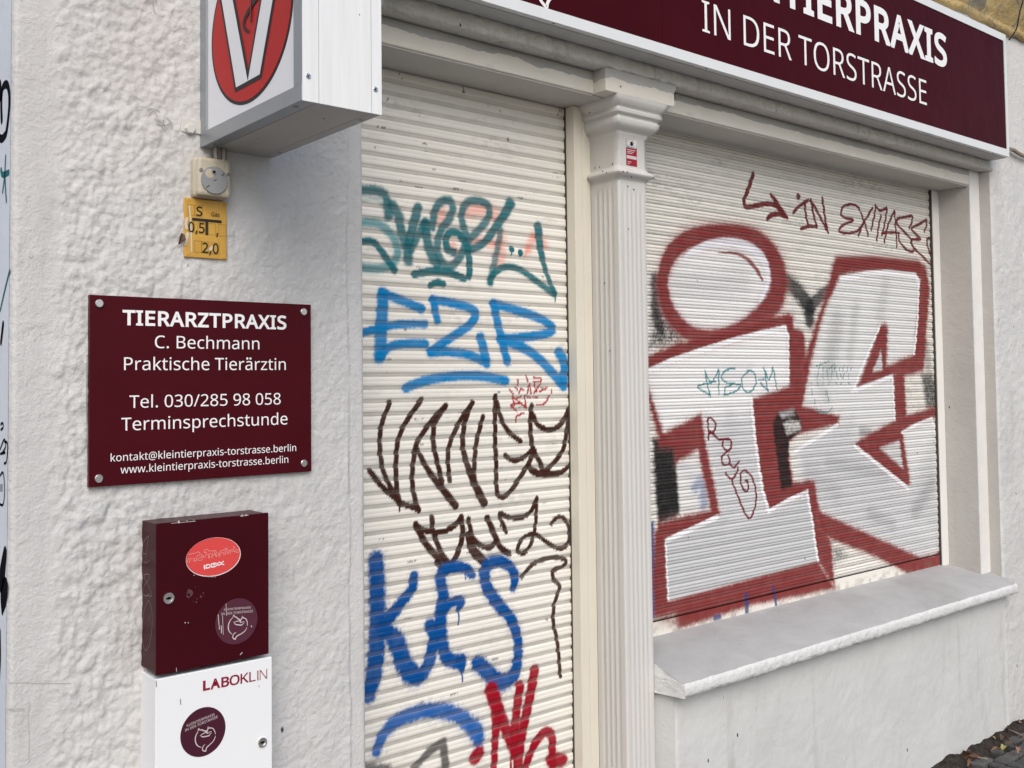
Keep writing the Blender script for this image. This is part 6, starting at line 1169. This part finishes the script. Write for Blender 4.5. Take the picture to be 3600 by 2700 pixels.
c = onY(*rK((1185, 1448)), YK)
so3 = disc_sticker('sticker', c, .0455, .0468, YK-.0001, MAT['plum_dark'], wd, 'round plum sticker with tilted lettering and emblem')
ktext('lettering', 'KLEINTIERPRAXIS', 1090, 1252, 1420, 1352, 1405, YK-.0006, MAT['cream_print'], so3); ktext('lettering', 'IN DER TORSTRASSE', 1080, 1270, 1447, 1366, 1432, YK-.0006, MAT['cream_print'], so3)
emblem('emblem', _ec, 1.0, YK-.0006, MAT['cream_print'], so3, TILT)
lock(onY(*rK((1528, 1508)), YK), YK, wd, .0095)
for pts, w in (([(1052, 1258), (1054, 1288)], .0008), ([(910, 1150), (912, 1185)], .0008), ([(1510, 1178), (1512, 1186)], .0006)): line('scratch', pts, w, MAT['oldsteel'], wd, lambda q: onY(*rK(q), YK-.0003), (0, -1, 0))

# ================================================================== SMALL THINGS
# cable stubs by the sign
bm = bmesh.new(); s3 = region(3100, 0, .4219)
P = [onY(*s3(q), -.015) for q in ((1072, 1245), (1100, 1252), (1150, 1285), (1200, 1305), (1260, 1320))]; add_tube(bm, smooth_pts(P, 4), .009)
tag(link('cable', bm_mesh('cable', bm), MAT['twig']), 'grey cable running along the stucco beside the lower right sign corner', 'cable')
bm = bmesh.new(); P = [onY(*s3(q), -.13) for q in ((1062, 332), (1100, 280), (1128, 220), (1150, 100), (1185, -20))]; add_tube(bm, smooth_pts(P, 4), .003)
tag(link('cable', bm_mesh('cable', bm), MAT['black']), 'thin black wire hanging in front of the ochre string course', 'cable')
# leaf caught on the plaster by the gas plate
def leaf_mesh(L, Wd, curl, seed):
    rs = random.Random(seed); n = 7; V = []; F = []
    for i in range(n):
        t = i/(n-1); w = Wd*math.sin(math.pi*min(.97, max(.05, t)))**.8*rs.uniform(.75, 1.15); z = curl*L*math.sin(math.pi*t)
        V += [(t*L-.5*L, -w, z+abs(w)*.6*rs.uniform(.5, 1.2)), (t*L-.5*L, 0, z), (t*L-.5*L, w, z+abs(w)*.6*rs.uniform(.5, 1.2))]
    for i in range(n-1):
        a = i*3; F += [(a, a+3, a+4, a+1), (a+1, a+4, a+5, a+2)]
    return meshof('leaf', V, F)
p = onY(*r1((1002, 1325)), -.010)
o = tag(link('dead_leaf', leaf_mesh(.025, .007, .25, 2), MAT['leaf_brown']), 'brown dead leaf caught on the plaster left of the yellow gas plate', 'leaf'); o.location = p; o.rotation_euler = (math.radians(80), math.radians(-70), .3)
rG = region(3200, 2300, .24111)
def onZ(x, y, Z):
    d = _ray(x, y); return CAM+d*((Z-CAM[2])/d[2])
spots = [((1565, 990), .055, 'pink', 'tan dead leaf leaning on the wall foot at the right picture edge', (1.0, .3, .6)), ((1205, 1225), .035, 'yellow', 'small pale leaf in the soil close to the wall foot', (.1, .1, 1.2)),
    ((1360, 1385), .070, 'yellow', 'crumpled yellow green leaf lying on the paving stones', (.15, .1, .2)), ((1560, 1405), .060, 'pink', 'curled tan leaf right of the yellow green leaf', (.2, -.1, .5)),
    ((1265, 1410), .055, 'pink', 'narrow tan leaf standing left of the yellow green leaf', (.8, .2, 2.0)), ((1460, 1330), .060, 'brown', 'brown leaf behind the yellow green leaf', (.2, .3, -.5)),
    ((800, 1510), .085, 'brown', 'long reddish brown leaf leaning on the wall foot, leftmost of the litter', (.5, .9, .9)), ((920, 1480), .060, 'brown', 'curled brown leaf beside the long leaning leaf', (1.1, .2, -.6)),
    ((840, 1420), .045, 'brown', 'dark brown leaf stub propped against the wall above the long leaf', (1.2, .6, .2)), ((1340, 1240), .075, 'brown', 'broad brown leaf flat on the soil under the wall', (.15, .2, .3)),
    ((1410, 1100), .050, 'brown', 'brown leaf standing in the soil half way along the litter', (1.1, .2, .7)), ((1640, 1245), .050, 'pink', 'orange tan leaf cut by the right picture edge', (.3, .2, 1.2)), ((900, 1590), .060, 'pink', 'thin tan leaf below the curled brown leaf', (.4, .8, 1.4))]
for i, (q, L, k, lab, rot) in enumerate(spots):
    p = onZ(*rG(q), .035)
    if p[1] > -.012: p = onY(*rG(q), -.015)
    o = link('dead_leaf', leaf_mesh(L*.85, L*.16, .22, 20+i), MAT['leaf_'+k]); tag(o, lab, 'leaf', 'dead leaves along the wall foot'); o.location = p; o.rotation_euler = rot
for pts, lab in (([(980, 1500), (1060, 1515), (1130, 1530)], 'pale dry twig lying beside the paving stones'), ([(1470, 1110), (1560, 1150), (1640, 1180)], 'thin dry stalk on the soil near the right picture edge'), ([(880, 1470), (940, 1475), (985, 1468)], 'short dry stalk crossing the curled brown leaf')):
    bm = bmesh.new(); add_tube(bm, [onZ(*rG(q), .032) for q in pts], .0028, 6); tag(link('twig', bm_mesh('twig', bm), MAT['twig']), lab, 'twig', 'dry stalks along the wall foot')
